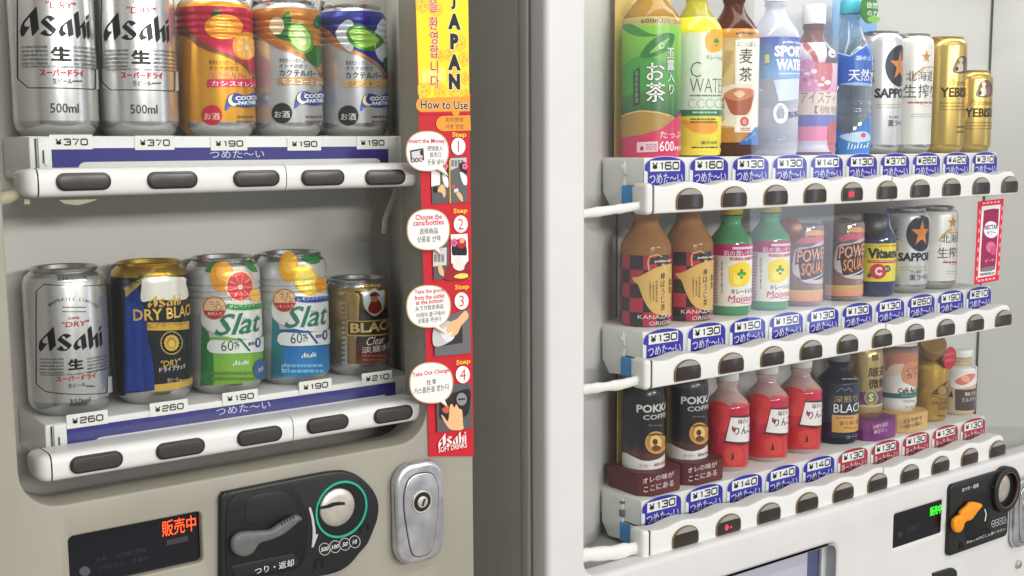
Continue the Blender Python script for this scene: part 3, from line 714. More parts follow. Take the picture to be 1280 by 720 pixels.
def dshape(k):
    hw, hb, ht = .0213*k, -.0118*k, .0125*k
    return [(-hw+.003, hb), (hw-.003, hb), (hw-.0008, hb+.0008), (hw, hb+.003)]+[(hw*math.cos(PI*i/24), -.002+(ht+.002)*math.sin(PI*i/24)**.95) for i in range(0, 25)]+[(-hw, hb+.003), (-hw+.0008, hb+.0008)]
plate(bmb, dshape(1), -.0012, .004, .0005, 0); plate(bmb, dshape(.93), -.0016, .002, .0002, 1)
cres = [(.0213*.9*math.cos(PI*i/24), -.002+.0134*math.sin(PI*i/24)**.95) for i in range(4, 21)]
cres2 = [(x, z-.0062*(1-(x/.0175)**2)-.0004) for x, z in cres[1:-1][::-1]]
plate(bmb, cres+cres2, -.0024, .001, .0003, 2)
BTN = finish(bmb)
BTNM = [AMBRIM, mat('smoke_lens', (52, 46, 42), rough=.18, noise=.05), mat('frosted_lens', (150, 146, 140), rough=.3)]
bkt = {}
def atX(px, py, X):
    d = ray(px, py); t = X/d.x; return (d.y*t, CAM.z+d.z*t)
for r in range(3):
    zt = ztop[r]; zr_ = zrail[r]
    bm = bmesh.new(); box(bm, .905, 1.618, FR, 1.094, zt-.032, zt, .0015)
    shelf = partR('shelf', bm, WHITE, machineR)
    for i in range(10):
        hot = r == 2 and i >= 5; key = (prices[r][i], hot)
        if key not in _TM: _TM[key] = tag_mesh(*key)
        link('price_tag', _TM[key], PAPER, shelf, Vector((XB_[i]+.0015, FR-.0006, zt-.0150))-BR)
    # end bracket with its slot and blue sticker
    b = bmesh.new(); pr = [(FR+.008, zt-.033), (FR+.008, zt-.052), (1.04, zt-.056), (1.052, zt-.040), (1.052, zt-.004), (FR+.03, zt-.004), (FR+.03, zt-.033)]
    prism_x(b, pr, .9015, .9048)
    b2 = bmesh.new(); box(b2, .9005, .9016, FR+.016, FR+.033, zt-.055, zt-.032, mi=1); add(b, b2)
    if r < 2:
        b2 = bmesh.new(); tube(b2, [(.9012, FR+.034, zt-.008), (.9005, FR+.030, zt-.013), (.9005, FR+.0265, zt-.021), (.9005, FR+.030, zt-.029), (.9012, FR+.034, zt-.034)], .0012, 8); add(b, b2, 0)
    else:
        b2 = bmesh.new(); box(b2, .9011, .9049, FR+.028, FR+.036, zt-.027, zt-.017, .0015, mi=2); box(b2, .9011, .9049, FR+.029, FR+.034, zt-.010, zt-.007, mi=2); add(b, b2)
    partR('end_bracket', b, [WHITE, BLUEF, GREYP], shelf)
    b = bmesh.new(); box(b, .912, .95, .99, 1.02, zt-.05, zt-.033); partR('rail_mount', b, GREYP, shelf, 0)
    # rail
    x0 = at((806, 804, 802)[r], (250, 465, 670)[r], .945)[0]; x1 = at((1267, 1261, 1253)[r], (228, 396, 560)[r], .945)[0]
    xj = at((1114, 1106, 1103)[r], (235, 420, 600)[r], .945)[0]
    def top(x):
        ph = (x-XB_[0]+.0005)/.0721; return zr_+.0158+.0022*math.cos(2*PI*ph)
    bot = zr_-.0165
    b = bmesh.new()
    for a, c in ((x0+.0125, xj-.0004), (xj+.0004, x1)):
        n = int((c-a)/.006)
        o = [(a, bot), (c-.0002, bot)]+[(c+(a-c)*i/n, top(c+(a-c)*i/n)) for i in range(n+1)]
        if c == x1: o = [(a, bot), (c-.006, bot), (c-.001, bot+.003), (c, bot+.008)]+[(c, top(c)-.008), (c-.001, top(c)-.003)]+[(c-.006+(a-c+.006)*i/n, top(c-.006+(a-c+.006)*i/n)) for i in range(n+1)]
        plate(b, o, .943, .9668, .0028, bres=3)
    rail = partR('button_rail', b, WHITE, machineR, 50)
    b = bmesh.new(); plate(b, rrect(x0, x0+.0118, bot-.0008, zr_+.0175, .005), .9425, .9668, .0048, bres=4); partR('end_cap', b, WHITE, rail, 60)
    b = bmesh.new(); box(b, x0+.0115, x0+.0128, .9445, .966, bot+.001, zr_+.015); partR('rail_joint', b, RIM, rail, 0); b = bmesh.new(); box(b, xj-.0006, xj+.0006, .9445, .966, bot+.001, top(xj)-.001); partR('rail_joint', b, RIM, rail, 0)
    for i in range(10):
        bt = link('push_button', BTN, BTNM, rail, Vector((XB_[i], .9425, zr_-.0014))-BR)
        if (r, i) in ((0, 4), (2, 1)):
            dd = Decal(None, lambda u, v, o: (u, -.0018-o, v), .0003)
            if r == 0:
                vs, fs, W = glyphs('売切', .01, 0)
                dd.raw([((x/W-.5)*.011-.004, (y-.5)*.007-.003) for x, y in vs], fs, (255, 60, 90))
            else: dd.mpoly(ell(-.005, -.003, .0028, .0034), (255, 50, 80)); dd.mpoly([(.001, -.005), (.004, -.0048), (.004, -.003), (.001, -.003)], (120, 20, 30))
            dd.build('lit_sign', mat('pink_led', (255, 40, 80), emit=1.6), rail).location = Vector((XB_[i], .9425, zr_-.0014))-BR
    # cable sleeve
    p0 = at((807, 806, 803)[r], (256, 473, 683)[r], .955); p1 = at((775, 775, 768)[r], (261, 481, 691)[r], .957); p2 = at((733, 733, 733)[r], (267, 487, 694)[r], .958); p3 = at((705, 705, 700)[r], (271, 494, 703)[r], .964)
    b = bmesh.new(); k = (.0052, .0058, .0085)[r]; rr2 = random.Random(r)
    pts = []; rad = []
    C = [(p0[0], .955, p0[1]), (p1[0], .957, p1[1]), (p2[0], .9595, p2[1]), (p3[0], .966, p3[1])]
    for s in range(3):
        for q in range(6):
            t = q/6; A, B2 = C[s], C[s+1]
            pts.append(tuple(A[j]+(B2[j]-A[j])*t for j in range(3))); rad.append(k*(.86+.28*rr2.random()))
    tube(b, pts, rad, 14, flat=.62); partR('cable_sleeve', b, SLEEVE, machineR, 60)

# chute window, display, coin mechanism, locks
bm = bmesh.new(); xs = [p[0] for p in w0]; zs_ = [p[1] for p in w0]
box(bm, min(xs)-.004, max(xs)+.004, .951, .954, min(zs_)-.004, max(zs_)+.004)
partR('chute_window', bm, mat('smoked_window', (84, 92, 124), rough=.3), machineR, 0)
bm = bmesh.new(); xa = at(1008, 700, .947)[0]; box(bm, min(xs)-.003, xa, .945, .951, min(zs_), max(zs_)-.008, .001)
partR('chute_flap', bm, mat('pale_blue_flap', (178, 178, 190), rough=.4), machineR)
bm = bmesh.new(); xa = at(1026, 700, .947)[0]; box(bm, xa, max(xs)+.003, .9455, .951, min(zs_), max(zs_)+.003, .001); partR('chute_side', bm, mat('chute_grey', (196, 198, 198), rough=.5), machineR)
bm = bmesh.new(); plate(bm, [w0, [(xx*.985+.015*(sum(xs)/len(xs)), zz-.003 if zz > 1.0 else zz) for xx, zz in w0][::-1]], YR-.0005, .9505, .0004); partR('chute_frame', bm, mat('grey_gasket', (176, 178, 178), rough=.5), machineR)
bm = bmesh.new(); o = [at(1165, 716, YR), at(1163, 760, YR), at(1195, 750, YR), at(1193.5, 713, YR), at(1190, 709.5, YR), at(1186, 709.5, YR)]
plate(bm, o, YR-.004, YR+.001, .001); partR('bill_slot', bm, BLACK, machineR)
bm = bmesh.new(); box(bm, sd[0][0]-.004, sd[1][0]+.004, YR+.0025, YR+.008, sd[3][1]-.004, sd[0][1]+.004); scr = partR('display_screen', bm, SCREEN, machineR, 0)
d = flat(YR+.0025, .0003); d.text('販売中', 1162.5, 639.8, 11, (60, 240, 50), right=1176.5, bold=.015); d.build('led_text', mat('green_led', (50, 235, 40), emit=1.8), scr, sub=BR)
d = flat(YR+.0025, .0002); d.text('釣銭切', 1134, 662, 7, (52, 52, 58), right=1150); d.el(1125, 668, 2.4, 3.6, (48, 48, 54)); d.build('screen_print', PAPER, scr, sub=BR)
K = lambda x, y: at(1000+x/4, 540+y/4, YR)
bm = bmesh.new()
tl, trr, br_, bl_ = K(736, 262), K(1034, 205), K(1032, 520), K(735, 615)
plate(bm, rrect(tl[0], trr[0], bl_[1], tl[1], .008), YR-.006, YR+.001, .002)
coinR = partR('coin_panel', bm, BLACK, machineR)
cc = K(1003, 280); ro = (K(1068, 262)[0]-K(938, 298)[0])/2
bm = bmesh.new(); ringplate(bm, cc, ro*.74, ro, YR-.0125, YR+.0, .002); partR('slot_collar', bm, BLACK, coinR)
bm = bmesh.new(); ringplate(bm, cc, ro*.745, ro*.775, YR-.0130, YR-.005, .0004); partR('slot_ring', bm, mat('copper_ring', (150, 104, 78), rough=.4, metal=.5), coinR)
bm = bmesh.new(); plate(bm, ell(*cc, ro*.73, ro*.73, 40), YR-.0064, YR-.002); partR('slot_well', bm, BLACKG, coinR)
cd_ = K(987, 276); r2 = ro*.61
bm = bmesh.new(); b2 = bmesh.new(); lathe(b2, [(0, .0026), (r2*.6, .0024), (r2*.93, .0018), (r2, .0008), (r2, 0)], 40)
bmesh.ops.rotate(b2, verts=b2.verts, cent=(0, 0, 0), matrix=Matrix.Rotation(PI/2, 3, 'X')); bmesh.ops.translate(b2, verts=b2.verts, vec=(cd_[0], YR-.0064, cd_[1])); add(bm, b2, 0)
slot = partR('coin_disc', bm, STEEL, coinR, 60)
d = Decal(lambda px, py: at(px, py, YR-.0094), lambda u, v, o: (u, YR-.0092-o, v), .0003); k4 = lambda x, y: (1000+x/4, 540+y/4)
d.poly([k4(*p) for p in [(957, 272), (975, 266), (998, 262), (998, 272), (978, 275), (957, 279)]], (8, 8, 8)); d.build('coin_slot', PAPER, slot, sub=BR)
bm = bmesh.new(); plate(bm, spline([K(*p) for p in [(808, 480), (800, 340), (830, 305), (900, 290), (922, 340), (925, 420), (905, 490), (860, 528), (815, 535)]], 5), YR-.0066, YR-.003, .0004); partR('lever_recess', bm, BLACKG, coinR)
KL = lambda x, y: at(1000+x/4, 540+y/4, YR-.012)
bm = bmesh.new(); plate(bm, spline([KL(*p) for p in [(763, 475), (766, 440), (785, 420), (797, 414), (800, 398), (830, 370), (855, 349), (907, 362), (880, 402), (852, 438), (822, 450), (812, 478), (796, 500), (775, 500)]], 5), YR-.015, YR-.008, .0028)
partR('return_lever', bm, mat('orange_plastic', (240, 150, 22), rough=.4), coinR)
d = flat(YR-.006, .0004)
d.text('おつり・返却', *k4(810, 290), 5, (225, 225, 222), right=k4(890, 0)[0], bold=.025)
d.text('お取り忘れにご注意ください', *k4(833, 551), 3.6, (215, 215, 212), right=k4(1022, 0)[0], bold=.02)
for i in range(4):
    x, y = k4(966+17*i, 458-6*i); d.el(x, y, 2.7, 4.4, (205, 205, 203), n=20); d.el(x, y, 2.2, 3.8, (22, 22, 24), n=20); d.text(('500', '100', '50', '10')[i], x, y, 2.2, (205, 205, 203), anchor='c').keep(0)
d.line([k4(921, 385), k4(928, 410), k4(922, 445)], 1.4, (205, 205, 203))
for x, y in ((805, 565), (940, 494)):
    x, y = k4(x, y); d.poly([(x+2.2*math.cos(t*PI/8), y-4*math.sin(t*PI/8)) for t in range(9)]+[(x-2.2, y+5), (x-1, y+5)]+[(x-1*math.cos(t*PI/6), y-2*math.sin(t*PI/6)) for t in range(7)]+[(x+1, y+4), (x+2.2, y+4)], (6, 6, 7))
d.build('coin_print', PAPER, coinR, sub=BR)
a = at(1267.5, 640, YR-.008)[0]; zz1, zz0 = at(1275, 599, YR-.008)[1], at(1275, 684, YR-.008)[1]
lock_handle(machineR, BR, a, a+(zz1-zz0)*.47, zz0, zz1, YR)
c = at(1275, 706, YR-.004); bm = bmesh.new(); ringplate(bm, c, .0045, .0065, YR-.004, YR+.001, .001); plate(bm, ell(*c, .0044, .0044), YR-.005, YR, .0006); plate(bm, [(c[0]-.0006, c[1]-.003), (c[0]+.0006, c[1]-.003), (c[0]+.0006, c[1]+.003), (c[0]-.0006, c[1]+.003)], YR-.0054, YR-.004, 0, 1)
partR('key_lock', bm, [STEEL, BLACK], machineR)

# poster stuck on the window
d = Decal(lambda px, py: at(px, py, .9695), lambda u, v, o: (u, .9695-o, v), .0004)
pb = [(1222, 252), (1254.5, 248), (1248, 350.5), (1217, 356)]
d.poly(pb, (206, 40, 62)); d.poly([(1227, 258), (1250.5, 255.5), (1244, 343.5), (1222, 347.5)], (232, 226, 224))
for k in range(8):
    t = (k+.5)/8; d.poly([(1219.3+(1224-1219.3)*(1-t)+.6, 256+95*t), (1221.2+4.3*(1-t), 256+95*t), (1221+4.3*(1-t), 261+95*t), (1219.1+4.5*(1-t), 261+95*t)], (240, 170, 176)).keep(1)
    d.poly([(1246.5+6*(1-t), 252+92*t), (1248+5.6*(1-t), 252+92*t), (1247.6+5.6*(1-t), 257+92*t), (1246.1+6*(1-t), 257+92*t)], (240, 170, 176)).keep(1)
for k in range(5): d.poly([(1228+4.6*k, 253.2-.5*k), (1231+4.6*k, 252.8-.5*k), (1231+4.6*k, 255-.5*k), (1228+4.6*k, 255.4-.5*k)], (240, 170, 176)).keep(1); d.poly([(1222+4.6*k, 350-.8*k), (1225+4.6*k, 349.5-.8*k), (1225+4.6*k, 352-.8*k), (1222+4.6*k, 352.5-.8*k)], (240, 170, 176)).keep(1)
d.layer += 1
d.sp([(1231, 263), (1246, 261), (1248, 268), (1244, 330), (1240, 337), (1228, 339), (1225, 333), (1229, 270)], (150, 32, 82)); d.poly([(1226, 335), (1243, 332), (1240, 338.5), (1228, 340)], (120, 120, 124))
d.el(1238.5, 287, 9.2, 10.5, (236, 232, 236)); d.text('NECTAR', 1230, 284.5, 6, (60, 40, 110), right=1247, bold=.03); d.text('サワー', 1232.5, 291.5, 5, (40, 36, 60), right=1244.5, bold=.03)
d.el(1238, 309, 6, 7, (214, 110, 150)); d.el(1241, 313, 4, 6, (196, 80, 124)); d.text('ピーチ', 1231, 326, 3.6, (230, 200, 214), right=1242)
d.text('期間限定', 1224.5, 343.3, 3.4, (60, 50, 60), right=1243, bold=.02)
pst = d.build('poster', PAPER, machineR, sub=BR); pst['label'] = 'red bordered poster of a pink can stuck on the window'

# ------------------------------------------------------------------ drinks
class Drink:
    """a drink standing on a shelf: axis found from its right-hand silhouette in the photograph"""
    def __init__(s, name, label, cat, right, py, r, Yc, zb, group=None, rfun=None):
        s.r, s.zb, s.Yc, s.wrap = r, zb, Yc, True
        d = ray(right, py); az = math.atan2(d.x, d.y); X = Yc*math.tan(az)
        for _ in range(20): X = Yc*math.tan(az-math.asin(r/math.hypot(X, Yc)))
        s.X = X; s.rfun = rfun or (lambda v: r)
        s.root = thing(name, label, cat, (X, Yc, zb), group)
        p = Vector((X, Yc, zb+.06))-CAM; s.cx = 640+F*p.dot(RT)/p.dot(FWD)
    def uv(s, px, py):
        d = ray(px, py); ox, oy, oz = CAM.x-s.X, CAM.y-s.Yc, CAM.z-s.zb; R = s.r
        for _ in range(5):
            a = d.x*d.x+d.y*d.y; b = 2*(ox*d.x+oy*d.y); c = ox*ox+oy*oy-R*R; D = b*b-4*a*c
            t = (-b-math.sqrt(D))/(2*a) if D > 0 else -b/(2*a)
            v = oz+t*d.z; R = .5*R+.5*s.rfun(v)
        u = s.r*math.atan2(ox+t*d.x, -(oy+t*d.y))
        if D <= 0 and s.wrap:           # beyond the silhouette: carry on round the back
            over = math.sqrt(max(0, c+R*R-b*b/(4*a)))-R
            u += (1 if px > s.cx else -1)*max(0, over)*1.5
        return (u, v)
    def v(s, py, px=None):      # height above the base of a photo row at the near face
        return s.uv(px if px is not None else s.cx, py)[1]
    def decal(s, off=.00025, step=.00004, grow=0.):
        def pos(u, v, o):
            t = u/s.r; R = s.rfun(v)+o+grow; return (R*math.sin(t), -R*math.cos(t), v)
        return Decal(s.uv, pos, off, step)
    def build(s, d, name='label', m=None, vg=None):
        k = s.r*math.radians(7.5)
        vg = sorted(set([round(x, 5) for x in (vg or [])]+[.0015, .003, .005, .0075, .010, .0125]+[round(p[1], 5) for p in getattr(s, 'prof', [])[4:-5]]))
        return d.build(name, m or PRINT, s.root, ug=[k*i for i in range(-23, 24)], vg=vg, uclip=(-s.r*PI*.97, s.r*PI*.97))
    def lathe(s, name, prof, m, parent=None, smooth=40, seg=56):
        bm = bmesh.new(); lathe(bm, prof, seg); return link(name, finish(bm, smooth), m, parent or s.root)
def interp(prof):
    P = sorted([(p[1], p[0]) for p in prof])
    def f(v):
        if v <= P[0][0]: return P[0][1]
        for (a, ra), (b, rb) in zip(P, P[1:]):
            if v <= b: return ra+(rb-ra)*(v-a)/(b-a) if b > a else rb
        return P[-1][1]
    return f
def can_prof(r, h, neck=.8, beads=0, top=None):
    """aluminium can: domed foot, straight wall, shoulder, seamed rim and recessed lid"""
    nr = r*neck
    p = [(0, .006), (r*.62, .005), (r*.70, .0006), (r*.76, 0), (r*.82, .0012), (r*.93, .0055), (r*.985, .0085), (r, .0125)]
    hs = h-.0135
    if beads:
        for k in range(beads):
            z = hs-.022+.0055*k; p += [(r, z-.0018), (r-.0009, z-.0006), (r-.0009, z+.0006), (r, z+.0018)]
    p += [(r, hs-.0015), (r*.985, hs+.002), (r*.93, hs+.0065), (nr+.0008, h-.004), (nr, h-.0032), (nr+.0009, h-.0018), (nr+.0010, h-.0006), (nr, h), (nr-.0012, h-.0008), (nr-.0022, h-.004), (nr*.8, h-.0042), (0, h-.0040)]
    return p
def beadgrid(h, n): return [h-.0135-.022+.0055*k+a for k in range(n) for a in (-.0018, -.0006, .0006, .0018)]+[h-.0135, h-.0125, h-.0115, h-.009, h-.007]
def add_can(D, r, h, neck=.8, beads=0, body=None, low=None, rim=None, split=(.0125, None), seg=56):
    """body in one paint, foot and rim bare or painted"""
    p = can_prof(r, h, neck, beads); z0, z1 = split[0], split[1] or h-.0045
    q = []
    for a in p:
        z = a[1]; i = 0 if z0 < z <= z1 else (1 if z <= z0 else 2)
        q.append((a[0], z, i))
    q[-1] = (q[-1][0], q[-1][1], 2); q[-2] = (q[-2][0], q[-2][1], 2); q[-3] = (q[-3][0], q[-3][1], 2)
    bm = bmesh.new(); lathe(bm, q, seg)
    D.rfun = interp([(a[0], a[1]) for a in p[3:p.index(max(p, key=lambda t: t[1]))]])
    b = link('can_body', finish(bm, 35), [body or ALU, low or ALU, rim or ALU], D.root)
    bm = bmesh.new(); nr = r*neck
    plate(bm, spline([(-.006, 0), (0, -.0045), (.009, -.005), (.0115, 0), (.009, .005), (0, .0045)], 4), 0, .0008, .0003)
    bmesh.ops.rotate(bm, verts=bm.verts, cent=(0, 0, 0), matrix=Matrix.Rotation(-PI/2, 3, 'X')); bmesh.ops.translate(bm, verts=bm.verts, vec=(0, -.003, h-.003))
    link('pull_tab', finish(bm), ALU, D.root)
    return b
def copyto(D, right, py, label):
    d = ray(right, py); az = math.atan2(d.x, d.y); X = D.Yc*math.tan(az)
    for _ in range(20): X = D.Yc*math.tan(az-math.asin(D.r/math.hypot(X, D.Yc)))
    return dup(D.root, (X, D.Yc, D.zb), label)

YC = 1.0
zL = [zs_up, zs_low]
# ---- tall silver beer cans, upper row
SILV = mat('silver_can', (224, 223, 222), rough=.27, metal=.85, noise=.03, nscale=80)
def silver_beer(D, ox, oy, k, vol, tallcan):
    """printing of the silver can; photo pixels of the first tall can shifted by (ox, oy) and scaled k"""
    m = (lambda x, y: (x, y)) if tallcan else (lambda x, y: (48+(x-25)*.91, 424+(y-28)*.8))
    INK, RED = (30, 30, 32), (186, 48, 52)
    d = D.decal()
    fr = [m(22, -47), m(22, 98), m(36, 110), m(117, 112), m(123, 104), m(125, -47), m(117, -57), m(33, -58)]
    d.line(fr, 1.3*k, INK, closed=True)
    if not tallcan:
        d.text('KARAKUCHI', *m(52, -66), 5*k, INK, right=m(92, 0)[0])
    for i, ch in enumerate('BREWERIES LIMITED'):
        t = (i-8)/8; d.text(ch, *m(73+37*math.sin(t*1.05), -14-21*math.cos(t*1.05)), 5*k, INK, anchor='c', rot=-t*.8, bold=.0).keep(1)
    d.layer += 1
    for y in (-22, -15): d.lines(m(58, 0)[0], m(90, 0)[0], m(0, y-2)[1], m(0, y+2)[1], 1, (60, 60, 62), 1.6*k)
    d.text('SUPER', *m(74, -5), 4*k, RED, anchor='c', sx=1.2)
    d.text('"DRY"', *m(57, 5.5), 9*k, RED, right=m(95, 0)[0], bold=.01, shear=.12)
    d.logo(*m(25, 28), 38*(1 if tallcan else .83), INK, m(91, 0)[0])
    G_ = (74, 74, 76)
    d.text('THIS BEER IS BREWED FROM QUALITY INGREDIENTS', *m(25, 53), 3.4*k, G_, right=m(120, 0)[0], shear=.2, bold=.01)
    for q, (a_, b_) in enumerate((('BY USING OUR PURE', 'CULTURED YEAST'), ('ADVANCED BREWING', 'TECHNIQUES GIVE'), ('CLEAR BEER ALSO', 'CRISP CLEAN TASTE'), ('TRULY REFRESHING', 'SMOOTH FLAVOUR'), ('WHICH YOU DESERVE', 'ALL YEAR ROUND'))):
        d.text(a_, *m(27, 59+5.2*q), 3.1*k, G_, right=m(60, 0)[0], shear=.2, bold=.01).keep(1); d.text(b_, *m(92, 59+5.2*q), 3.1*k, G_, right=m(119, 0)[0], shear=.2, bold=.01).keep(1)
    d.layer += 1
    d.text('YOU CAN ENJOY THE GREAT TASTE OF THIS BEER', *m(28, 84), 3.4*k, G_, right=m(120, 0)[0], shear=.2, bold=.01)
    d.text('生', *m(76.5, 67), 17*k, INK, sx=1.35, anchor='c', bold=.13)
    d.text('スーパードライ', *m(50, 90.5), 8.5*k, (196, 40, 48), right=m(104, 0)[0], bold=.09)
    d.text('生ビール', *m(66, 101), 6.5*k, (50, 50, 52), right=m(90, 0)[0]); d.lines(m(91, 0)[0], m(102, 0)[0], m(0, 99)[1], m(0, 104)[1], 1, (90, 90, 92), 2)
    if tallcan: d.text(vol, *m(63, 135), 12*k, (40, 40, 42), right=m(98, 0)[0], bold=.0)
    else: d.text(vol, *m(68, 126), 8*k, (60, 60, 62), right=m(96, 0)[0], bold=.0)
    d.poly([m(119, 87), m(127, 85), m(127, 110), m(119, 112)], (214, 214, 214))
    D.build(d, 'label', SEMI)
A = Drink('beer_can', 'tall silver beer can at the left end of the upper row', 'can', 122, 100, .033, YC, zL[0], 'tall silver beer cans')
add_can(A, .033, .168, .8, 0, SILV); silver_beer(A, 70, 90, 1.0, '500ml', True)
copyto(A, 222, 100, 'tall silver beer can between another silver can and the orange fruit can').rotation_euler = (0, 0, math.radians(-7))
A = Drink('beer_can', 'short silver beer can at the left end of the lower row', 'can', 136.5, 430, .033, YC, zL[1])
add_can(A, .033, .122, .8, 0, SILV); silver_beer(A, 93, 425, .745, '350ml', False)

# ---- three cocktail cans
def cocktail(label, right, x0, dy, top, body, fruit):
    D = Drink('cocktail_can', label, 'can', right, 90, .033, YC, zL[0], 'fruit cocktail cans')
    add_can(D, .033, .122, .82, 4, mat('paint_'+fruit, body, rough=.3, metal=.55, noise=.02), None, None)
    W = right-x0
    m = lambda x, y: (x0+(x-316)*W/86, y+dy)
    d = D.decal(.0004)
    hi = D.v(2+dy, x0+W/2)
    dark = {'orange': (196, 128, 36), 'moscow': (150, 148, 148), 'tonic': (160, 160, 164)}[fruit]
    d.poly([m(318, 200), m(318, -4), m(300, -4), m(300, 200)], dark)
    sw = [(318, 40), (326, 46), (336, 55), (350, 62), (365, 67), (378, 73), (390, 81), (398, 92), (404, 104)]
    TOPC, SWC = top
    d.poly([m(240, 14), m(240, 30)]+[m(*p) for p in sw]+[m(415, 110), m(415, 14)], TOPC)
    d.band(D.v(m(0, 14)[1]), .1105, TOPC)
    up = [(x+1, y-1) for x, y in sw]; dn = [(316, 30), (326, 34), (338, 46), (352, 56), (366, 62), (380, 69), (392, 78), (399, 88), (404, 96)]
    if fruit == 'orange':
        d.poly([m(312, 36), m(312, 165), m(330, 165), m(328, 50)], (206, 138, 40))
    d.poly([m(*p) for p in spline(dn, 4, False)]+[m(*p) for p in spline(sw, 4, False)][::-1], SWC)
    if fruit == 'orange':
        d.sp([m(350, 18), m(360, 8), m(364, 22), m(358, 30)], (50, 70, 36))
        d.el(*m(366, 31), 22*W/86, 15.5, (240, 146, 30)); d.el(*m(362, 27), 12*W/86, 8, (248, 172, 58)); d.el(*m(391, 55), 15*W/86, 17.5, (238, 150, 40)); d.el(*m(392, 56), 12.5*W/86, 15, (250, 184, 84))
        for k in range(7): d.poly([m(392, 56), m(392+11*math.cos(k*.9), 56+13*math.sin(k*.9)), m(392+11*math.cos(k*.9+.18), 56+13*math.sin(k*.9+.18))], (255, 214, 140)).keep(1)
        d.layer += 1
        d.el(*m(392, 57), 2.4, 3, (255, 232, 190))
    elif fruit == 'moscow':
        for P in ([(352, 24), (360, 14), (364, 26), (358, 36)], [(344, 44), (354, 33), (364, 38), (362, 52)], [(390, 30), (397, 18), (402, 30), (396, 36)], [(380, 70), (388, 58), (400, 58), (402, 72), (396, 84)]): d.sp([m(*p) for p in P], (38, 104, 44))
        d.el(*m(346, 32), 9, 11, (224, 196, 160)); d.el(*m(375, 47), 14*W/86, 21, (94, 150, 60), rot=-.5); d.el(*m(374.5, 46.5), 11.5*W/86, 18, (174, 212, 128), rot=-.5); d.el(*m(374, 45), 6*W/86, 12, (206, 230, 160), rot=-.5)
    else:
        for P in ([(336, 40), (350, 22), (360, 30), (356, 62)], [(385, 40), (396, 20), (404, 40), (400, 74), (388, 66)]): d.sp([m(*p) for p in P], (206, 214, 224))
        d.sp([m(350, 36), m(362, 28), m(380, 34), m(397, 48), m(384, 60), m(366, 58), m(354, 50)], (70, 140, 46)); d.sp([m(353, 38), m(364, 31), m(379, 37), m(391, 48), m(378, 56), m(364, 53)], (166, 214, 104))
        d.sp([m(396, 72), m(404, 68), m(406, 84), m(400, 84)], (60, 130, 50))
    T1 = (104, 60, 40) if fruit == 'orange' else (70, 68, 66)
    d.text('果実をミックスした', *m(349, 75.5), 5.6, T1, right=m(382, 0)[0], bold=0); d.text('オトナの甘さ', *m(349, 82.5), 5.6, T1, right=m(383, 0)[0], bold=0)
    if fruit == 'orange': d.text('カクテルパートナー', *m(349, 91), 8, (214, 40, 84), right=m(404, 0)[0], bold=.03, out=(250, 228, 190))
    else: d.text('カクテルパートナー', *m(349, 91), 8, (30, 30, 30), right=m(404, 0)[0], bold=.03)
    bc = {'orange': (206, 44, 84), 'moscow': (176, 140, 98), 'tonic': (206, 170, 116)}[fruit]
    d.poly([m(347, 97), m(404, 97), m(404, 106.5), m(347, 106.5)], bc)
    d.text({'orange': 'カシスオレンジ', 'moscow': 'モスコーミュール', 'tonic': 'ジントニック'}[fruit], *m(352, 101.7), 6.2, (252, 232, 220) if fruit != 'tonic' else (96, 76, 60), right=m(402, 0)[0], bold=.02)
    B = (44, 74, 150)
    d.sp([m(368, 136), m(369, 124), m(373, 116), m(381, 114), m(392, 117), m(404, 113), m(408, 127), m(392, 132), m(376, 130)], B)
    d.el(*m(377, 122.5), 6.5, 7, (240, 222, 160)); d.el(*m(379.5, 121), 5.2, 6, B)
    d.text('COCKTAIL', *m(379, 120.5), 5.4, (240, 240, 244), right=m(406, 0)[0], bold=.05, rot=.06); d.text('PARTNER', *m(382, 126.5), 4.6, (240, 240, 244), right=m(402, 0)[0], bold=.05, rot=.06)
    cc_ = (198, 30, 56) if fruit == 'orange' else (34, 34, 36)
    d.el(*m(352.5, 141.5), 12.5, 12.8, cc_); d.text('お酒', *m(352.5, 143), 8.5, (240, 206, 196) if fruit == 'orange' else (222, 222, 222), anchor='c', bold=.02, sx=1.05)
    d.lines(m(382, 0)[0], m(402, 0)[0], 143, 155, 2, (120, 104, 90), 2.6)
    D.build(d, 'label', SEMI, vg=beadgrid(.122, 4))
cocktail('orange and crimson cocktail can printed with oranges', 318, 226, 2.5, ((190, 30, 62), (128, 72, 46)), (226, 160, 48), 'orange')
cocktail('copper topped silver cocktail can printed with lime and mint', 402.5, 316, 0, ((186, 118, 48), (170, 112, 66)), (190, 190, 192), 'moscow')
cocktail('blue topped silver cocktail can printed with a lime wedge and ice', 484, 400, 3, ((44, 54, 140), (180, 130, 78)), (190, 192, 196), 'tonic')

# ---- black beer can with gold rims
D = Drink('beer_can', 'black and blue beer can with gold rim and gold lettering', 'can', 238.5, 420, .033, YC, zL[1])
GOLD = mat('gold_can', (198, 158, 62), rough=.28, metal=.9, noise=.04, nscale=70)
BLK = mat('black_can', (22, 24, 34), rough=.25, metal=.3)
add_can(D, .033, .122, .8, 0, BLK, ALU, GOLD, split=(.0125, .112))
m = lambda x, y: (130+x/3.79, 315+y/3.79)
d = D.decal(); GD = (208, 170, 74)
d.band(.0125, .0185, GD)
d.poly([m(90, 165), m(150, 140)]+spline([m(176, 225), m(196, 290), m(207, 350), m(209, 420), m(222, 470), m(234, 530), m(240, 655)], 4, False)+[m(90, 668)], (28, 52, 132)); d.poly([m(112, 250), m(150, 235), m(178, 330), m(176, 480), m(190, 650), m(112, 660)], (36, 68, 160))
d.poly([m(20, 150), m(100, 180), m(100, 680), m(20, 690)], (16, 18, 26))
d.poly([m(98, 170), m(235, 80), m(250, 76), m(205, 126), m(105, 215)], (170, 150, 96)); d.text('新発売', *m(118, 165), 7, (50, 44, 36), right=m(205, 0)[0], rot=.62, bold=.03)
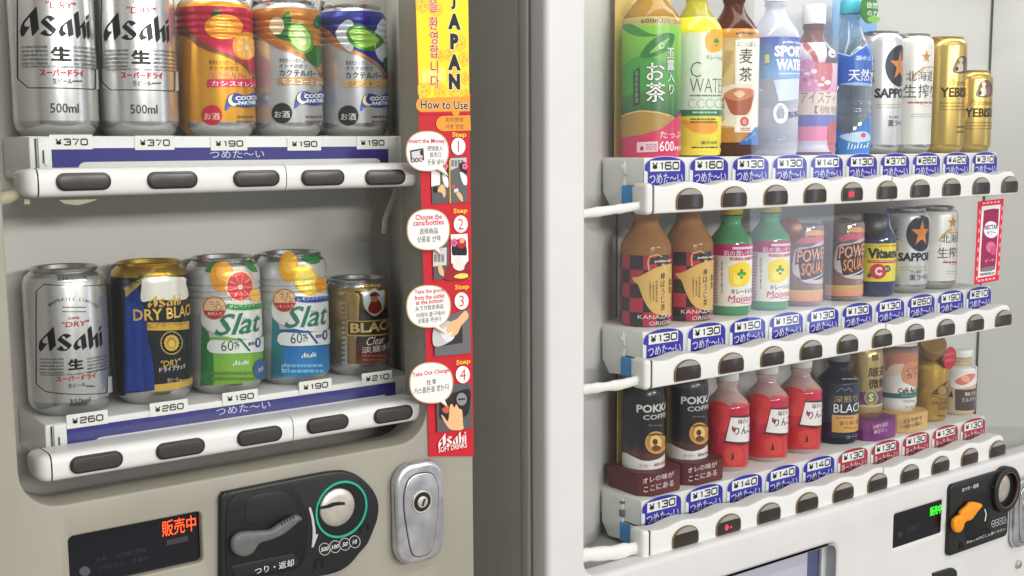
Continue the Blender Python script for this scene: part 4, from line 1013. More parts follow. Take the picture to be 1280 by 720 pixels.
d.sp([m(185, 125), m(250, 118), m(375, 120), m(386, 150), m(388, 222), m(240, 226), m(178, 232), m(180, 150)], (228, 226, 216), 4)
d.logo(*m(206, 236), 16, GD, m(324, 0)[0])
d.text('DRY BLACK', *m(140, 298), 14.5, (222, 186, 92), right=m(425, 0)[0], bold=.02)
d.poly([m(205, 333), m(400, 326), m(400, 364), m(205, 370)], (206, 164, 62)); d.text('ビアホール仕立ての黒', *m(210, 349), 6.2, (40, 34, 24), right=m(410, 0)[0], bold=.01)
cx, cy = m(318, 430)
for k in range(26):
    t = k/26*2*PI; d.el(cx+13*math.cos(t), cy+14*math.sin(t), .9, 1.6, (190, 168, 100), rot=t, n=6).keep(1)
d.layer += 1
d.poly([(cx+(8.6 if k % 2 else 9.6)*math.cos(k*PI/14), cy+(9.6 if k % 2 else 10.6)*math.sin(k*PI/14)) for k in range(28)], (212, 172, 70)); d.el(cx, cy, 6, 7, (176, 136, 48)); d.el(cx, cy+1, 4, 4.6, (220, 186, 96))
d.text('"DRY"', *m(268, 530), 8, GD, right=m(362, 0)[0], shear=.2, bold=.01); d.text('ドライブラック', *m(262, 558), 6.4, (232, 230, 224), right=m(382, 0)[0], bold=.03); d.text('生ビール', *m(298, 608), 5.5, (190, 184, 160), right=m(350, 0)[0])
d.lines(m(352, 0)[0], m(390, 0)[0], m(0, 600)[1], m(0, 612)[1], 1, (150, 146, 130), 2)
D.build(d, 'label', SEMI)

# ---- two sparkling citrus cans
def slat(label, right, x0, dy, lemon):
    D = Drink('citrus_can', label, 'can', right, 400, .033, YC, zL[1], 'citrus cans')
    add_can(D, .033, .122, .82, 3, mat('paint_pearl', (206, 207, 206), rough=.32, metal=.5), None, None)
    W = right-x0
    m = lambda x, y: (x0+(130+x/3.79-236.5)*W/90.5, 315+y/3.79+dy)
    P = [(236+x, y) for x, y in ()]
    d = D.decal(.0004)
    LOW, DEEP, BAN, SCR = ((44, 140, 206), (24, 84, 160), (36, 72, 160), (40, 120, 96)) if lemon else ((132, 186, 60), (44, 130, 66), (52, 150, 70), (30, 120, 80))
    lo = D.v(m(0, 628)[1], x0+W/2); ku = D.uv(*m(466, 500))[0]
    v1 = D.uv(*m(600, 400))[1]
    d.grad(lo, v1, LOW, DEEP if lemon else (120, 180, 70), ku, .09, 10)
    d.poly([m(462, 345), m(495, 380), m(520, 500), m(520, 630), m(462, 634)], DEEP if not lemon else (34, 120, 130))
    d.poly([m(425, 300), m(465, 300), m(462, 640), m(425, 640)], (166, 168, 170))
    d.sp([m(462, 330), m(500, 372), m(600, 404), m(740, 400), m(760, 250), m(600, 230), m(480, 250)], (228, 230, 226), 4)
    if lemon:
        d.el(*m(545, 105), 12, 19, (236, 168, 36)); d.el(*m(548, 95), 8, 12, (244, 190, 60)); d.sp([m(610, 70), m(630, 52), m(690, 58), m(700, 84), m(660, 92)], (52, 130, 60))
        d.el(*m(635, 170), 15, 20, (238, 186, 30), rot=-.5); d.el(*m(636, 171), 12.6, 17, (252, 224, 96), rot=-.5)
        for k in range(8): d.poly([m(636, 171), m(636+40*math.cos(k*.785), 171+54*math.sin(k*.785)), m(636+40*math.cos(k*.785+.14), 171+54*math.sin(k*.785+.14))], (255, 246, 190)).keep(1)
        d.layer += 1; d.el(*m(705, 190), 7, 9, (240, 160, 40))
    else:
        d.sp([m(480, 90), m(515, 50), m(560, 55), m(530, 95)], (46, 130, 50)); d.el(*m(560, 115), 15, 19, (240, 158, 44)); d.el(*m(570, 95), 10, 11, (246, 184, 76)); d.sp([m(660, 52), m(700, 54), m(726, 92), m(700, 90)], (52, 140, 60))
        d.el(*m(640, 160), 17.5, 20, (246, 200, 150)); d.el(*m(642, 162), 15.4, 18, (226, 78, 84))
        for k in range(9): d.poly([m(644, 164), m(644+52*math.cos(k*.7), 164+60*math.sin(k*.7)), m(644+52*math.cos(k*.7+.1), 164+60*math.sin(k*.7+.1))], (246, 170, 160)).keep(1)
        d.layer += 1; d.el(*m(644, 164), 3, 3.4, (252, 214, 190)); d.el(*m(712, 205), 7, 8, (250, 196, 90))
    bx, by = m(525, 265)
    d.el(bx, by, 14, 14.5, (196, 92, 60)); d.el(bx, by, 12.8, 13.2, (242, 202, 150)); d.poly(ell(bx, by, 12.8, 13.2, 14, 0, 12, 168), (190, 40, 50))
    d.text('つぶ', *m(525, 242), 6, (90, 40, 30), anchor='c', bold=.02); d.text('つぶ', *m(540, 264), 6, (90, 40, 30), anchor='c', bold=.02); d.text('レモン入り' if lemon else '果肉入り', *m(525, 292), 4.2, (250, 220, 200), anchor='c')
    d.sp([m(583, 246), m(650, 250), m(740, 242), m(760, 262), m(660, 276), m(583, 268)], BAN, 4); d.text('レモンスカッシュサワー' if lemon else 'グレープフルーツサワー', *m(590, 259), 4.8, (240, 244, 240), right=m(760, 0)[0], bold=.02)
    d.text('Slat', *m(524, 345), 27, SCR, right=m(735, 0)[0], shear=.35, bold=.012); d.text('すらっと', *m(655, 318), 3.6, (110, 120, 120), right=m(690, 0)[0])
    d.sp([m(505, 418), m(600, 420), m(700, 412), m(770, 400), m(770, 462), m(650, 478), m(505, 474)], (228, 232, 228), 3)
    d.text('60', *m(555, 445), 13, (50, 70, 66), right=m(612, 0)[0], bold=.0); d.text('%', *m(613, 436), 7, (50, 70, 66), right=m(640, 0)[0]); d.text('オフ', *m(616, 456), 3.4, (50, 70, 66), right=m(638, 0)[0])
    d.poly([m(630, 408), m(642, 406), m(692, 468), m(680, 470)], SCR if not lemon else BAN); d.text('糖類', *m(678, 436), 4.6, (50, 60, 110), right=m(706, 0)[0], bold=.03); d.text('0', *m(708, 432), 13, (40, 70, 120), right=m(735, 0)[0])
    d.logo(*m(608, 525), 7.5, (232, 240, 236), m(660, 0)[0])
    d.lines(m(512, 0)[0], m(715, 0)[0], m(0, 560)[1], m(0, 612)[1], 2, (96, 140, 50) if not lemon else (120, 190, 224), 3.6)
    if not lemon: d.el(*m(740, 555), 10, 13, (60, 100, 160)); d.text('お酒', *m(735, 555), 6, (230, 230, 240), anchor='c')
    else: d.line([m(512, 590), m(530, 560), m(548, 590), m(512, 590)], 1, (190, 214, 220))
    D.build(d, 'label', SEMI, vg=beadgrid(.122, 3))
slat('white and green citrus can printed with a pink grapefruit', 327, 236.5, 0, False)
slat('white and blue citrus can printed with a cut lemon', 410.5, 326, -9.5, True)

# ---- short black coffee can
D = Drink('coffee_can', 'short bronze and black coffee can at the right end of the lower row', 'can', 485.5, 400, .0305, YC, zL[1])
add_can(D, .0305, .093, .86, 0, mat('bronze_can', (164, 140, 92), rough=.3, metal=.8, noise=.05, nscale=30), None, None)
m = lambda x, y: (320+x/4, 305+y/4)
d = D.decal(); BR_ = (26, 22, 20)
v0, v1 = .0125, .083
uu = D.uv(*m(497, 400))[0]
d.mpoly([(uu, v0), (.1, v0), (.1, v1), (uu, v1)], BR_); d.grad(v0, .034, (112, 62, 44), (40, 28, 24), uu, .1, 8)
for x0, x1, c in ((372, 384, (96, 90, 80)), (396, 410, (120, 96, 50)), (425, 452, (180, 172, 150)), (456, 492, (136, 112, 74))):
    a, b = D.uv(*m(x0, 400))[0], D.uv(*m(x1, 400))[0]; d.mpoly([(a, v0), (b, v0), (b, v1), (a, v1)], c); d.keep(1)
d.layer += 1
for k in range(16): d.poly([m(428, 200+25*k), m(446, 198+25*k), m(446, 212+25*k), m(428, 214+25*k)], (110, 104, 92)).keep(1)
d.layer += 1
d.lines(m(540, 0)[0], m(620, 0)[0], m(0, 200)[1], m(0, 216)[1], 1, (216, 180, 80), 3)
sh = [m(535, 225), m(560, 232), m(588, 218), m(618, 232), m(640, 226), m(645, 270), m(640, 320), m(620, 345), (320+590/4, 305+362/4), m(560, 342), m(540, 315), m(533, 270)]
d.sp(sh, (196, 170, 110), 3); d.sp([((x-467.3)*.88+467.3, (y-377)*.9+377) for x, y in sh], (206, 220, 232), 3)
d.sp([m(560, 330), m(572, 290), m(592, 265), m(616, 285), m(626, 325), m(592, 350)], (132, 48, 40)); d.el(*m(590, 268), 5, 5.4, (190, 130, 100)); d.sp([m(568, 252), m(590, 238), m(614, 250), m(612, 260), m(572, 262)], (110, 36, 34))
d.poly([m(455, 382), m(690, 366), m(690, 448), m(455, 458)], (186, 150, 84)); d.poly([m(461, 388), m(690, 372), m(690, 441), m(461, 451)], (34, 28, 24)); d.text('BLACK', *m(472, 420), 12.5, (214, 182, 110), right=m(682, 0)[0], bold=.03)
d.text('Clear', *m(552, 487), 10, (236, 232, 224), right=m(640, 0)[0], shear=.4, bold=-.005); d.text('淡麗水質', *m(528, 530), 8.2, (226, 220, 210), right=m(664, 0)[0], bold=.01)
d.lines(m(530, 0)[0], m(655, 0)[0], m(0, 548)[1], m(0, 588)[1], 2, (156, 96, 74), 2.2)
D.build(d, 'label', SEMI)

# ================================================================== drinks of the white machine
YW = 1.03
ZR = [z+.0005 for z in ztop]
def pet(name, col, rough=.1, trans=.6, ior=1.25): return mat(name, col, rough=rough, trans=trans, ior=ior)
def thin_pet(name, col, cover, tint):
    m = bpy.data.materials.new(name); m.use_nodes = True; n = m.node_tree.nodes; l = m.node_tree.links; n.remove(n['Principled BSDF'])
    tr = n.new('ShaderNodeBsdfTransparent'); tr.inputs[0].default_value = (*lin(tint), 1); df = n.new('ShaderNodeBsdfDiffuse'); df.inputs[0].default_value = (*lin(col), 1)
    lw = n.new('ShaderNodeLayerWeight'); pw = n.new('ShaderNodeMath'); pw.operation = 'MULTIPLY_ADD'; pw.inputs[1].default_value = .45; pw.inputs[2].default_value = cover
    l.new(lw.outputs['Facing'], pw.inputs[0])
    m1 = n.new('ShaderNodeMixShader'); l.new(pw.outputs[0], m1.inputs[0]); l.new(tr.outputs[0], m1.inputs[1]); l.new(df.outputs[0], m1.inputs[2])
    gl = n.new('ShaderNodeBsdfGlossy'); gl.inputs['Roughness'].default_value = .06; p5 = n.new('ShaderNodeMath'); p5.operation = 'POWER'; p5.inputs[1].default_value = 4; l.new(lw.outputs['Facing'], p5.inputs[0])
    q = n.new('ShaderNodeMath'); q.operation = 'MULTIPLY_ADD'; q.inputs[1].default_value = .6; q.inputs[2].default_value = .06; l.new(p5.outputs[0], q.inputs[0])
    m2 = n.new('ShaderNodeMixShader'); l.new(q.outputs[0], m2.inputs[0]); l.new(m1.outputs[0], m2.inputs[1]); l.new(gl.outputs[0], m2.inputs[2]); l.new(m2.outputs[0], n['Material Output'].inputs[0]); return m
CLEAR = pet('clear_pet', (240, 244, 246), .04, .92, 1.12)
WCAP = mat('white_cap', (232, 232, 228), rough=.4)
def bottle_prof(r, h, hs, nr, waist=0, ribs=(), foot=.003):
    """foot, wall, rounded shoulder, neck; h = where the cap starts"""
    p = [(0, .004), (r*.7, .0015), (r*.86, 0), (r*.96, foot*.7), (r, foot*2.4)]
    for z in ribs: p += [(r, z-.004), (r*.965, z-.0012), (r*.965, z+.0012), (r, z+.004)]
    p += [(r, hs)]
    for i in range(1, 9):
        t = i/8; e = .5-.5*math.cos(PI*t); p.append((r+(nr-r)*(e*.55+t*.45)**1.05, hs+(h-.012-hs)*t))
    p += [(nr, h-.008), (nr*1.12, h-.006), (nr*1.12, h-.003), (nr, h-.002), (nr, h)]
    return p
def add_bottle(D, r, h, hs, nr, body, capm, cap_h=.016, cap_r=None, ribs=(), capname='cap', foot=.003, close=True):
    p = bottle_prof(r, h, hs, nr, ribs=ribs, foot=foot); D.prof = p
    D.rfun = interp([q for q in p[3:-4]])
    bm = bmesh.new(); lathe(bm, p+[(0, h)], 56); link('bottle_body', finish(bm, 50), body, D.root)
    cr_ = cap_r or nr*1.18
    bm = bmesh.new(); c = [(0, h-.001), (cr_*.98, h-.001), (cr_, h), (cr_, h+cap_h-.002), (cr_*.94, h+cap_h), (0, h+cap_h+.0004)]
    lathe(bm, c, 56)
    for k in range(0):
        pass
    link(capname, finish(bm, 35), capm, D.root)
def vgrid(D, a, b, n=8): return [a+(b-a)*i/n for i in range(n+1)]

# ---------------- upper row
# green tea
D = Drink('tea_bottle', 'large green labelled tea bottle at the left end of the top row', 'bottle', 850, 150, .0345, YW, ZR[0])
add_bottle(D, .0345, .205, .158, .0125, pet('amber_tea', (206, 164, 74), .08, .55), mat('green_cap', (60, 130, 60), rough=.4), foot=.004)
m = lambda x, y: (770+x/3.6, y/3.6)
d = D.decal(.0006); b0 = .0035; bt = D.v(20, 815)
vy = lambda y: D.v(y, 815)
d.grad(vy(148), vy(30), (14, 88, 58), (138, 206, 70), -.11, .066, 14)
d.sp([m(15, 330), m(110, 250), m(250, 300), m(262, 380), m(140, 400), m(20, 430)], (70, 160, 66), 3)
d.band(vy(31), vy(20.5), (198, 176, 108)); d.text('600mlたっぷり', *m(113, 94), 6.4, (40, 34, 24), right=853, bold=.02)
d.sp([m(30, 118), m(70, 108), m(150, 150), m(210, 160), m(120, 165), m(60, 150)], (56, 140, 54)); d.sp([m(110, 255), m(150, 190), m(215, 150), m(262, 160), m(240, 220), m(160, 258)], (40, 122, 48)); d.sp([m(150, 240), m(190, 200), m(240, 170), m(200, 220)], (130, 196, 96))
d.el(*m(205, 205), 3.4, 4, (206, 234, 170)); d.el(*m(206, 206), 2.2, 2.6, (120, 180, 80))
d.poly([m(80, 320), m(108, 302), m(110, 470), m(80, 480)], (24, 70, 44)); d.vtext('国産抹茶使用', *m(94, 318), 129, 4.6, (130, 170, 130))
for ch, y, hh in (('お', 322, 22), ('茶', 415, 24)): d.text(ch, *m(178, y), hh, (244, 246, 240), sx=1.0, anchor='c', bold=.03, out=(20, 60, 36), ow=.05)
d.vtext('玉露入り', 837.5, 59, 119, 10.5, (240, 244, 236), bold=.02, dx=.3, out=(30, 76, 44))
d.sp([m(-20, 560), m(30, 520), m(110, 496), m(200, 505), m(262, 530), m(280, 600), m(200, 620), m(60, 620), m(-20, 610)], (176, 140, 62), 4); d.line([m(30, 524), m(110, 499), m(190, 506), m(240, 522)], 1.2, (226, 206, 130))
d.poly([m(-60, 616), m(40, 618), m(120, 606), m(200, 580), m(250, 540), m(285, 506), m(310, 500), m(310, 745), m(-60, 745)], (208, 40, 92))
d.text('たっぷり', *m(196, 606), 8.5, (250, 236, 240), right=851, bold=.01); d.text('600', *m(194, 658), 13, (250, 240, 244), right=m(256, 0)[0], bold=.01); d.text('ml', *m(260, 664), 7, (250, 240, 244), right=m(284, 0)[0], bold=.01)
d.poly([m(97, 640), m(188, 636), m(188, 682), m(97, 686)], (238, 200, 210)); d.el(*m(118, 668), 2, 2.8, (150, 40, 60)); d.lines(m(136, 0)[0], m(184, 0)[0], m(0, 646)[1], m(0, 676)[1], 3, (180, 110, 126), 1.2)
D.build(d, vg=vgrid(D, .15, .2, 8))
# vitamin C water
D = Drink('lemon_water_bottle', 'yellow lemon water bottle with a white label beside the green tea', 'bottle', 902, 100, .0315, YW, ZR[0])
add_bottle(D, .0315, .195, .150, .0125, pet('yellow_drink', (236, 226, 70), .06, .6), WCAP, ribs=(.012,))
m = lambda x, y: (770+x/3.6, y/3.6); vy = lambda y: D.v(y, 866)
d = D.decal(.0006)
d.band(vy(41), vy(21), (244, 226, 40)); d.band(vy(138), vy(41), (226, 232, 216)); d.band(vy(145), vy(137), (32, 124, 86)); d.band(vy(194), vy(145), (236, 220, 66))
d.sp([m(300, 545), m(360, 545), m(445, 545), m(450, 590), m(400, 604), m(340, 590)], (240, 160, 40))
d.sp([m(402, 165), m(440, 128), m(478, 150), m(474, 220), m(430, 236), m(405, 215)], (244, 176, 44)); d.poly([m(440, 178), m(446, 178), m(446, 170), m(453, 170), m(453, 178), m(460, 178), m(460, 194), m(453, 194), m(453, 208), m(446, 208), m(446, 194), m(440, 194)], (40, 140, 60))
d.text('キレートレモン', *m(405, 258), 6.2, (60, 60, 50), right=m(500, 0)[0], bold=.0)
d.text('C', *m(336, 313), 19, (36, 96, 70), sx=.78, bold=-.02); d.text('WATER', *m(334, 385), 17.5, (36, 84, 64), right=m(510, 0)[0], bold=-.02)
d.lines(m(335, 0)[0], m(470, 0)[0], m(0, 424)[1], m(0, 436)[1], 1, (110, 120, 110), 2)
for k in range(4): d.line([(m(346+38*k, 465)[0]+5*math.cos(t), m(0, 465)[1]+5.4*math.sin(t)) for t in [.8+i*.47 for i in range(11)]], 1.6, (176, 206, 170)).keep(1)
d.layer += 1
d.lines(m(345, 0)[0], m(450, 0)[0], m(0, 500)[1], m(0, 512)[1], 1, (190, 220, 200), 2); d.lines(m(335, 0)[0], m(450, 0)[0], m(0, 530)[1], m(0, 556)[1], 2, (120, 96, 40), 2); d.text('果汁10％', *m(382, 642), 4.6, (70, 64, 40), right=m(452, 0)[0]); d.lines(m(340, 0)[0], m(455, 0)[0], m(0, 658)[1], m(0, 668)[1], 1, (60, 60, 40), 1.8)
D.build(d, vg=vgrid(D, .145, .19, 8))
# barley tea
D = Drink('barley_tea_bottle', 'dark brown barley tea bottle with a cream label and glass picture', 'bottle', 948, 100, .0315, YW, ZR[0])
add_bottle(D, .0315, .196, .150, .0125, pet('brown_tea', (92, 44, 20), .06, .35), mat('brown_cap', (150, 82, 36), rough=.4), ribs=(.012,), cap_h=.018)
m = lambda x, y: (740+x/3, y/3); vy = lambda y: D.v(y, 915)
d = D.decal(.0006)
d.band(vy(161), vy(35.5), (206, 176, 122)); d.band(vy(178), vy(160), (190, 134, 50)); d.band(vy(47), vy(35.5), (204, 140, 52)); d.text('pokka sapporo', *m(540, 124), 4.5, (60, 34, 20), right=m(612, 0)[0], bold=.03)
d.sp([m(480, 190), m(520, 160), m(540, 200), m(530, 300), m(500, 330), m(478, 300)], (216, 190, 130), 3)
for k in range(9): d.line([m(486+5*k, 300-8*k), m(494+4*k, 260-8*k), m(500+4*k, 190)], .8, (188, 154, 92)).keep(1)
d.layer += 1
d.poly([m(538, 150), m(640, 142), m(640, 498), m(534, 496)], (240, 236, 224)); d.poly([m(470, 330), m(545, 318), m(538, 475), m(470, 470)], (236, 228, 212))
d.text('にっぽん', *m(546, 165), 6.5, (46, 36, 30), right=m(614, 0)[0], bold=.01); d.text('麦', *m(578, 210), 18.5, (50, 34, 26), anchor='c', bold=.02); d.text('茶', *m(576, 279), 17.5, (50, 34, 26), anchor='c', bold=.02)
d.sp([m(490, 345), m(520, 318), m(570, 316), m(606, 322), m(604, 380), m(588, 430), m(560, 440), m(520, 436), m(500, 400)], (236, 222, 206), 4)
d.sp([m(498, 350), m(550, 336), m(602, 340), m(598, 390), m(582, 426), m(560, 432), m(526, 428), m(508, 396)], (170, 84, 46), 4); d.sp([m(500, 350), m(540, 330), m(600, 336), m(596, 362), m(550, 378), m(510, 370)], (206, 128, 84), 4); d.sp([m(530, 350), m(556, 340), m(572, 352), m(552, 366)], (236, 190, 150))
d.vtext('麦茶国産', *m(478, 360), 154, 3, (80, 66, 56)); d.vtext('香ばしい', *m(494, 362), 152, 3, (110, 96, 86))
d.el(*m(570, 456), 5, 5.8, (196, 40, 52)); d.lines(m(556, 0)[0], m(590, 0)[0], m(0, 478)[1], m(0, 492)[1], 2, (206, 130, 120), 1.4); d.el(*m(570, 456), 3.2, 3.8, (226, 150, 140))
d.poly([m(640, 470), m(608, 478), m(580, 510), m(545, 542), m(640, 545)], (40, 110, 190)); d.text('カフェインゼロ', *m(572, 526), 3.4, (220, 230, 244), right=m(612, 0)[0], rot=.5)
D.build(d, vg=vgrid(D, .145, .19, 8))
# sport water
D = Drink('sports_water_bottle', 'clear sports water bottle with a blue band label and large zero', 'bottle', 999, 100, .0315, YW, ZR[0])
add_bottle(D, .0315, .196, .150, .0125, thin_pet('clear_water', (226, 228, 240), .38, (240, 242, 250)), WCAP, ribs=(.030, .012, .060), cap_h=.018)
m = lambda x, y: (740+x/3, y/3); vy = lambda y: D.v(y, 963)
d = D.decal(.0006)
d.grad(vy(97.5), vy(46), (120, 176, 226), (36, 60, 168), -.1, .06, 10)
d.poly([m(645, 168), m(670, 166), m(670, 240), m(645, 244)], (70, 120, 160)); d.poly([m(648, 206), m(666, 204), m(666, 236), m(648, 238)], (206, 206, 130))
d.text('pokka sapporo', *m(716, 158), 4, (230, 236, 250), right=m(786, 0)[0], bold=.03); d.text('SPORT', *m(684, 192), 14, (250, 250, 252), right=m(802, 0)[0], bold=.05); d.text('WATER', *m(690, 242), 14, (250, 250, 252), right=m(806, 0)[0], bold=.05); d.lines(m(700, 0)[0], m(775, 0)[0], m(0, 272)[1], m(0, 280)[1], 1, (220, 232, 250), 1.6)
d.poly([m(680, 300), m(775, 294), m(772, 372), m(700, 380)], (206, 218, 240))
a = m(706, 425); d.line([(a[0]+7*math.cos(t), a[1]+11*math.sin(t)) for t in [2*PI*i/24 for i in range(24)]], 4, (244, 246, 250), closed=True); d.text('555', *m(733, 432), 7, (50, 50, 110), right=m(790, 0)[0], bold=.03, rot=.1)
D.build(d, vg=vgrid(D, .145, .19, 8))
# iced tea
D = Drink('iced_tea_bottle', 'pink labelled iced tea bottle with a white cap', 'bottle', 1046, 100, .0315, YW, ZR[0])
add_bottle(D, .0315, .172, .128, .013, pet('tea_brown', (134, 84, 62), .07, .4), WCAP, ribs=(.012,), cap_h=.024, cap_r=.0155)
m = lambda x, y: (740+x/3, y/3); vy = lambda y: D.v(y, 1012)
d = D.decal(.0006)
d.band(vy(190), vy(53), (206, 200, 222)); d.grad(vy(116), vy(54), (214, 150, 190), (240, 222, 226), -.1, .06, 8)
d.sp([m(790, 170), m(806, 160), m(840, 200), m(850, 240), m(836, 246), m(822, 210)], (180, 90, 80), 4); d.sp([m(780, 240), m(810, 222), m(850, 236), m(884, 230), m(890, 330), m(780, 336)], (222, 140, 180), 4); d.sp([m(838, 240), m(870, 236), m(900, 244), m(890, 330), m(850, 326)], (196, 88, 96), 4)
for k in range(12): d.el(*m(790+8.4*k, 262+(k*37) % 60), 2.2+k % 3, 2+k % 2, ((240, 190, 214), (200, 100, 130), (250, 224, 232))[k % 3], n=10).keep(1)
d.layer += 1
d.poly([m(872, 158), m(940, 150), m(940, 236), m(872, 238)], (70, 60, 66)); d.text('e', *m(884, 198), 12, (214, 206, 210), shear=.4, sx=1.4)
d.band(vy(144), vy(115), (224, 206, 190)); d.text('アイスティー', *m(784, 368), 15, (110, 96, 96), right=m(960, 0)[0], bold=.0); d.text('【微糖】', *m(835, 412), 10, (130, 112, 110), right=m(930, 0)[0], bold=.0)
d.band(vy(158), vy(143.5), (94, 100, 180)); d.band(vy(176), vy(158), (224, 120, 164)); d.sp([m(884, 470), m(930, 460), m(930, 580), m(886, 560)], (180, 60, 60))
D.build(d, vg=vgrid(D, .12, .165, 8))
# natural water
D = Drink('water_bottle', 'clear mineral water bottle with a blue label and cap', 'bottle', 1090, 100, .0300, YW, ZR[0])
add_bottle(D, .0300, .190, .128, .0125, thin_pet('mineral_water', (206, 222, 234), .12, (220, 232, 242)), mat('cyan_cap', (70, 190, 214), rough=.4), ribs=(.052, .062, .072), cap_h=.016)
m = lambda x, y: (1000+x/3.43, y/3.43); vy = lambda y: D.v(y, 1062)
d = D.decal(.0006)
pts = [m(140, 240), m(175, 226), m(215, 238), m(250, 214), m(282, 190), m(300, 196), m(300, 372), m(220, 358), m(140, 372)]
d.poly([m(60, 250)]+pts+[m(60, 372)], (36, 92, 190)); d.poly([m(160, 362), m(230, 352), m(310, 362), m(310, 374), m(230, 366)], (150, 180, 230)); d.line([m(160, 226), m(215, 240), m(250, 214), m(285, 190)], 1.6, (170, 206, 240))
d.lines(m(268, 0)[0], m(296, 0)[0], m(0, 170)[1], m(0, 180)[1], 1, (220, 90, 110), 2)
d.text('富士山', *m(240, 248), 6, (214, 228, 248), right=m(302, 0)[0], bold=.02); d.text('天然水', *m(208, 322), 15, (244, 248, 252), right=m(330, 0)[0], bold=.02)
d.sp([m(60, 590), m(150, 560), m(210, 570), m(260, 540), m(310, 490), m(310, 655), m(60, 655)], (50, 128, 206), 4); d.sp([m(170, 585), m(220, 570), m(280, 565), m(300, 600), m(230, 610)], (190, 220, 244), 4); d.poly([m(60, 600), m(160, 600), m(170, 660), m(60, 660)], (22, 120, 170)); d.el(*m(270, 580), 3, 3, (226, 70, 80))
for k in range(7): d.line([m(205+13*k, 640-k), m(212+13*k, 610+(k % 3)*6)], 1.4, (226, 238, 250)).keep(1)
D.build(d, vg=vgrid(D, .12, .185, 10))
bm = bmesh.new(); a = D.uv(1087, 30); 
nt_ = thing  # neck tag hangs on the bottle
c = at(1086.5, 11, 1.0); loc = D.root.location
plate(bm, ell(c[0]-loc.x, c[1]-loc.z, .019, .0195, 36), 1.0-loc.y-.0006, 1.0-loc.y+.0006, .0003)
tg = link('neck_tag', finish(bm), mat('green_tag', (52, 122, 44), rough=.4), D.root)
d = Decal(lambda px, py: at(px, py, .9993), lambda u, v, o: (u, .9993-o, v), .0002); d.el(1092, 24, 8, 4, (130, 190, 80)); d.text('自然', 1084, 6, 7.5, (232, 240, 226), right=1097, bold=.03); d.text('の力', 1084, 16, 7.5, (232, 240, 226), right=1097, bold=.03); d.build('tag_print', PAPER, tg, sub=loc)
# ---- black label cans (tall here, short one a row below)
PEARL = mat('pearl_can', (208, 208, 212), rough=.32, metal=.5); PWHITE = mat('white_can', (226, 225, 220), rough=.35, metal=.15); YGOLD = mat('yellow_gold_can', (206, 176, 96), rough=.28, metal=.85, noise=.03)
def star(cx, cy, rx, ry, k=.4): return [(cx+(rx if i % 2 == 0 else rx*k)*math.sin(i*PI/5), cy-(ry if i % 2 == 0 else ry*k)*math.cos(i*PI/5)) for i in range(10)]
def star_beer(D, h, cx, cy, R, ty, tx, th, ky, kx, kh):
    add_can(D, .033, h, .8, 0, PEARL)
    d = D.decal(); uc, vc = D.uv(cx, cy); uc += R
    rm = R
    d.mpoly(ell(uc, vc, rm*1.0, rm*1.1, 40), (214, 214, 218)); d.mpoly(ell(uc, vc, rm*.97, rm*1.07, 40), (34, 38, 54)); d.mpoly([(uc+x, vc-y) for x, y in star(0, 0, rm*.72, rm*.80)], (216, 130, 58))
    d.text('SAPPORO', tx, ty, th, (30, 30, 34), sx=.98, bold=.045); W = glyphs('SAPPORO', .045)[2]
    d.lines(tx+2, tx+36, ty+th, ty+th+7, 2, (190, 176, 140), 1.4)
    d.text('サッポロ', kx+1, ky-kh*.95, kh*.5, (50, 50, 54), sx=1, bold=.03); d.text('黒ラベル', kx, ky, kh, (40, 40, 44), sx=1.0, bold=.03)
    u0 = D.uv(tx-1, ty)[0]-.006
    d.vtext('ビール', tx-1.5, cy-8, cy+22, 3.6, (60, 60, 64))
    D.build(d, 'label', SEMI)
D = Drink('beer_can', 'tall white beer can with a black disc and orange star on the top row', 'can', 1127.5, 110, .033, YW, ZR[0])
star_beer(D, .168, 1105.5, 82, .0265, 116.5, 1093, 12.5, 154, 1110, 8)
def kita_beer(D, h, sx_, sy_, ax, ay, ah, bx, by, bh, lx, ly, small):
    add_can(D, .033, h, .8, 0, PWHITE)
    d = D.decal()
    d.mpoly([(D.uv(sx_, sy_)[0]+x, D.uv(sx_, sy_)[1]-y) for x, y in star(0, 0, .0098, .0098)], (198, 136, 58))
    d.lines(sx_-5, sx_+8, sy_+11, sy_+15, 1, (206, 150, 90), 2)
    c = D.uv(lx, ly); R = .026
    P = [(c[0]+R*math.cos(t), c[1]+R*math.sin(t)) for t in [2*PI*i/48 for i in range(49)]]
    vs = [(c[0]+q*math.cos(t), c[1]+q*math.sin(t)) for q in (R, R-.0006) for t in [2*PI*i/48 for i in range(49)]]
    d.raw(vs, [(i, i+1, 50+i, 49+i) for i in range(48)], (176, 172, 166))
    for k in range(7):
        t = 1.95+k*.13; d.mpoly(ell(c[0]+.0285*math.cos(t), c[1]+.0285*math.sin(t), .0026, .0017, 10, t+PI/2), (206, 160, 84)).keep(1)
    d.layer += 1
    d.text('北海道', ax, ay, ah, (44, 42, 42), sx=1.0, bold=.01); d.text('生搾り', bx, by, bh, (44, 42, 42), sx=1.0, bold=.01)
    d.lines(ax+2, ax+34, by+bh*.72, by+bh*.72+4, 1, (186, 70, 70), 2.2); d.lines(ax+6, ax+34, by+bh*1.6, by+bh*1.6+6, 2, (196, 192, 186), 1.2)
    d.vtext('缶', bx-4, ly-30, ly-22, 5, (60, 60, 60)) if small else None
    D.build(d, 'label', PRINT)
D = Drink('beer_can', 'tall white beer can with brush lettering and a small star on the top row', 'can', 1166, 110, .033, YW, ZR[0])
kita_beer(D, .168, 1158, 71, 1133, 95, 12.5, 1129, 114, 17, 1160, 110, False)
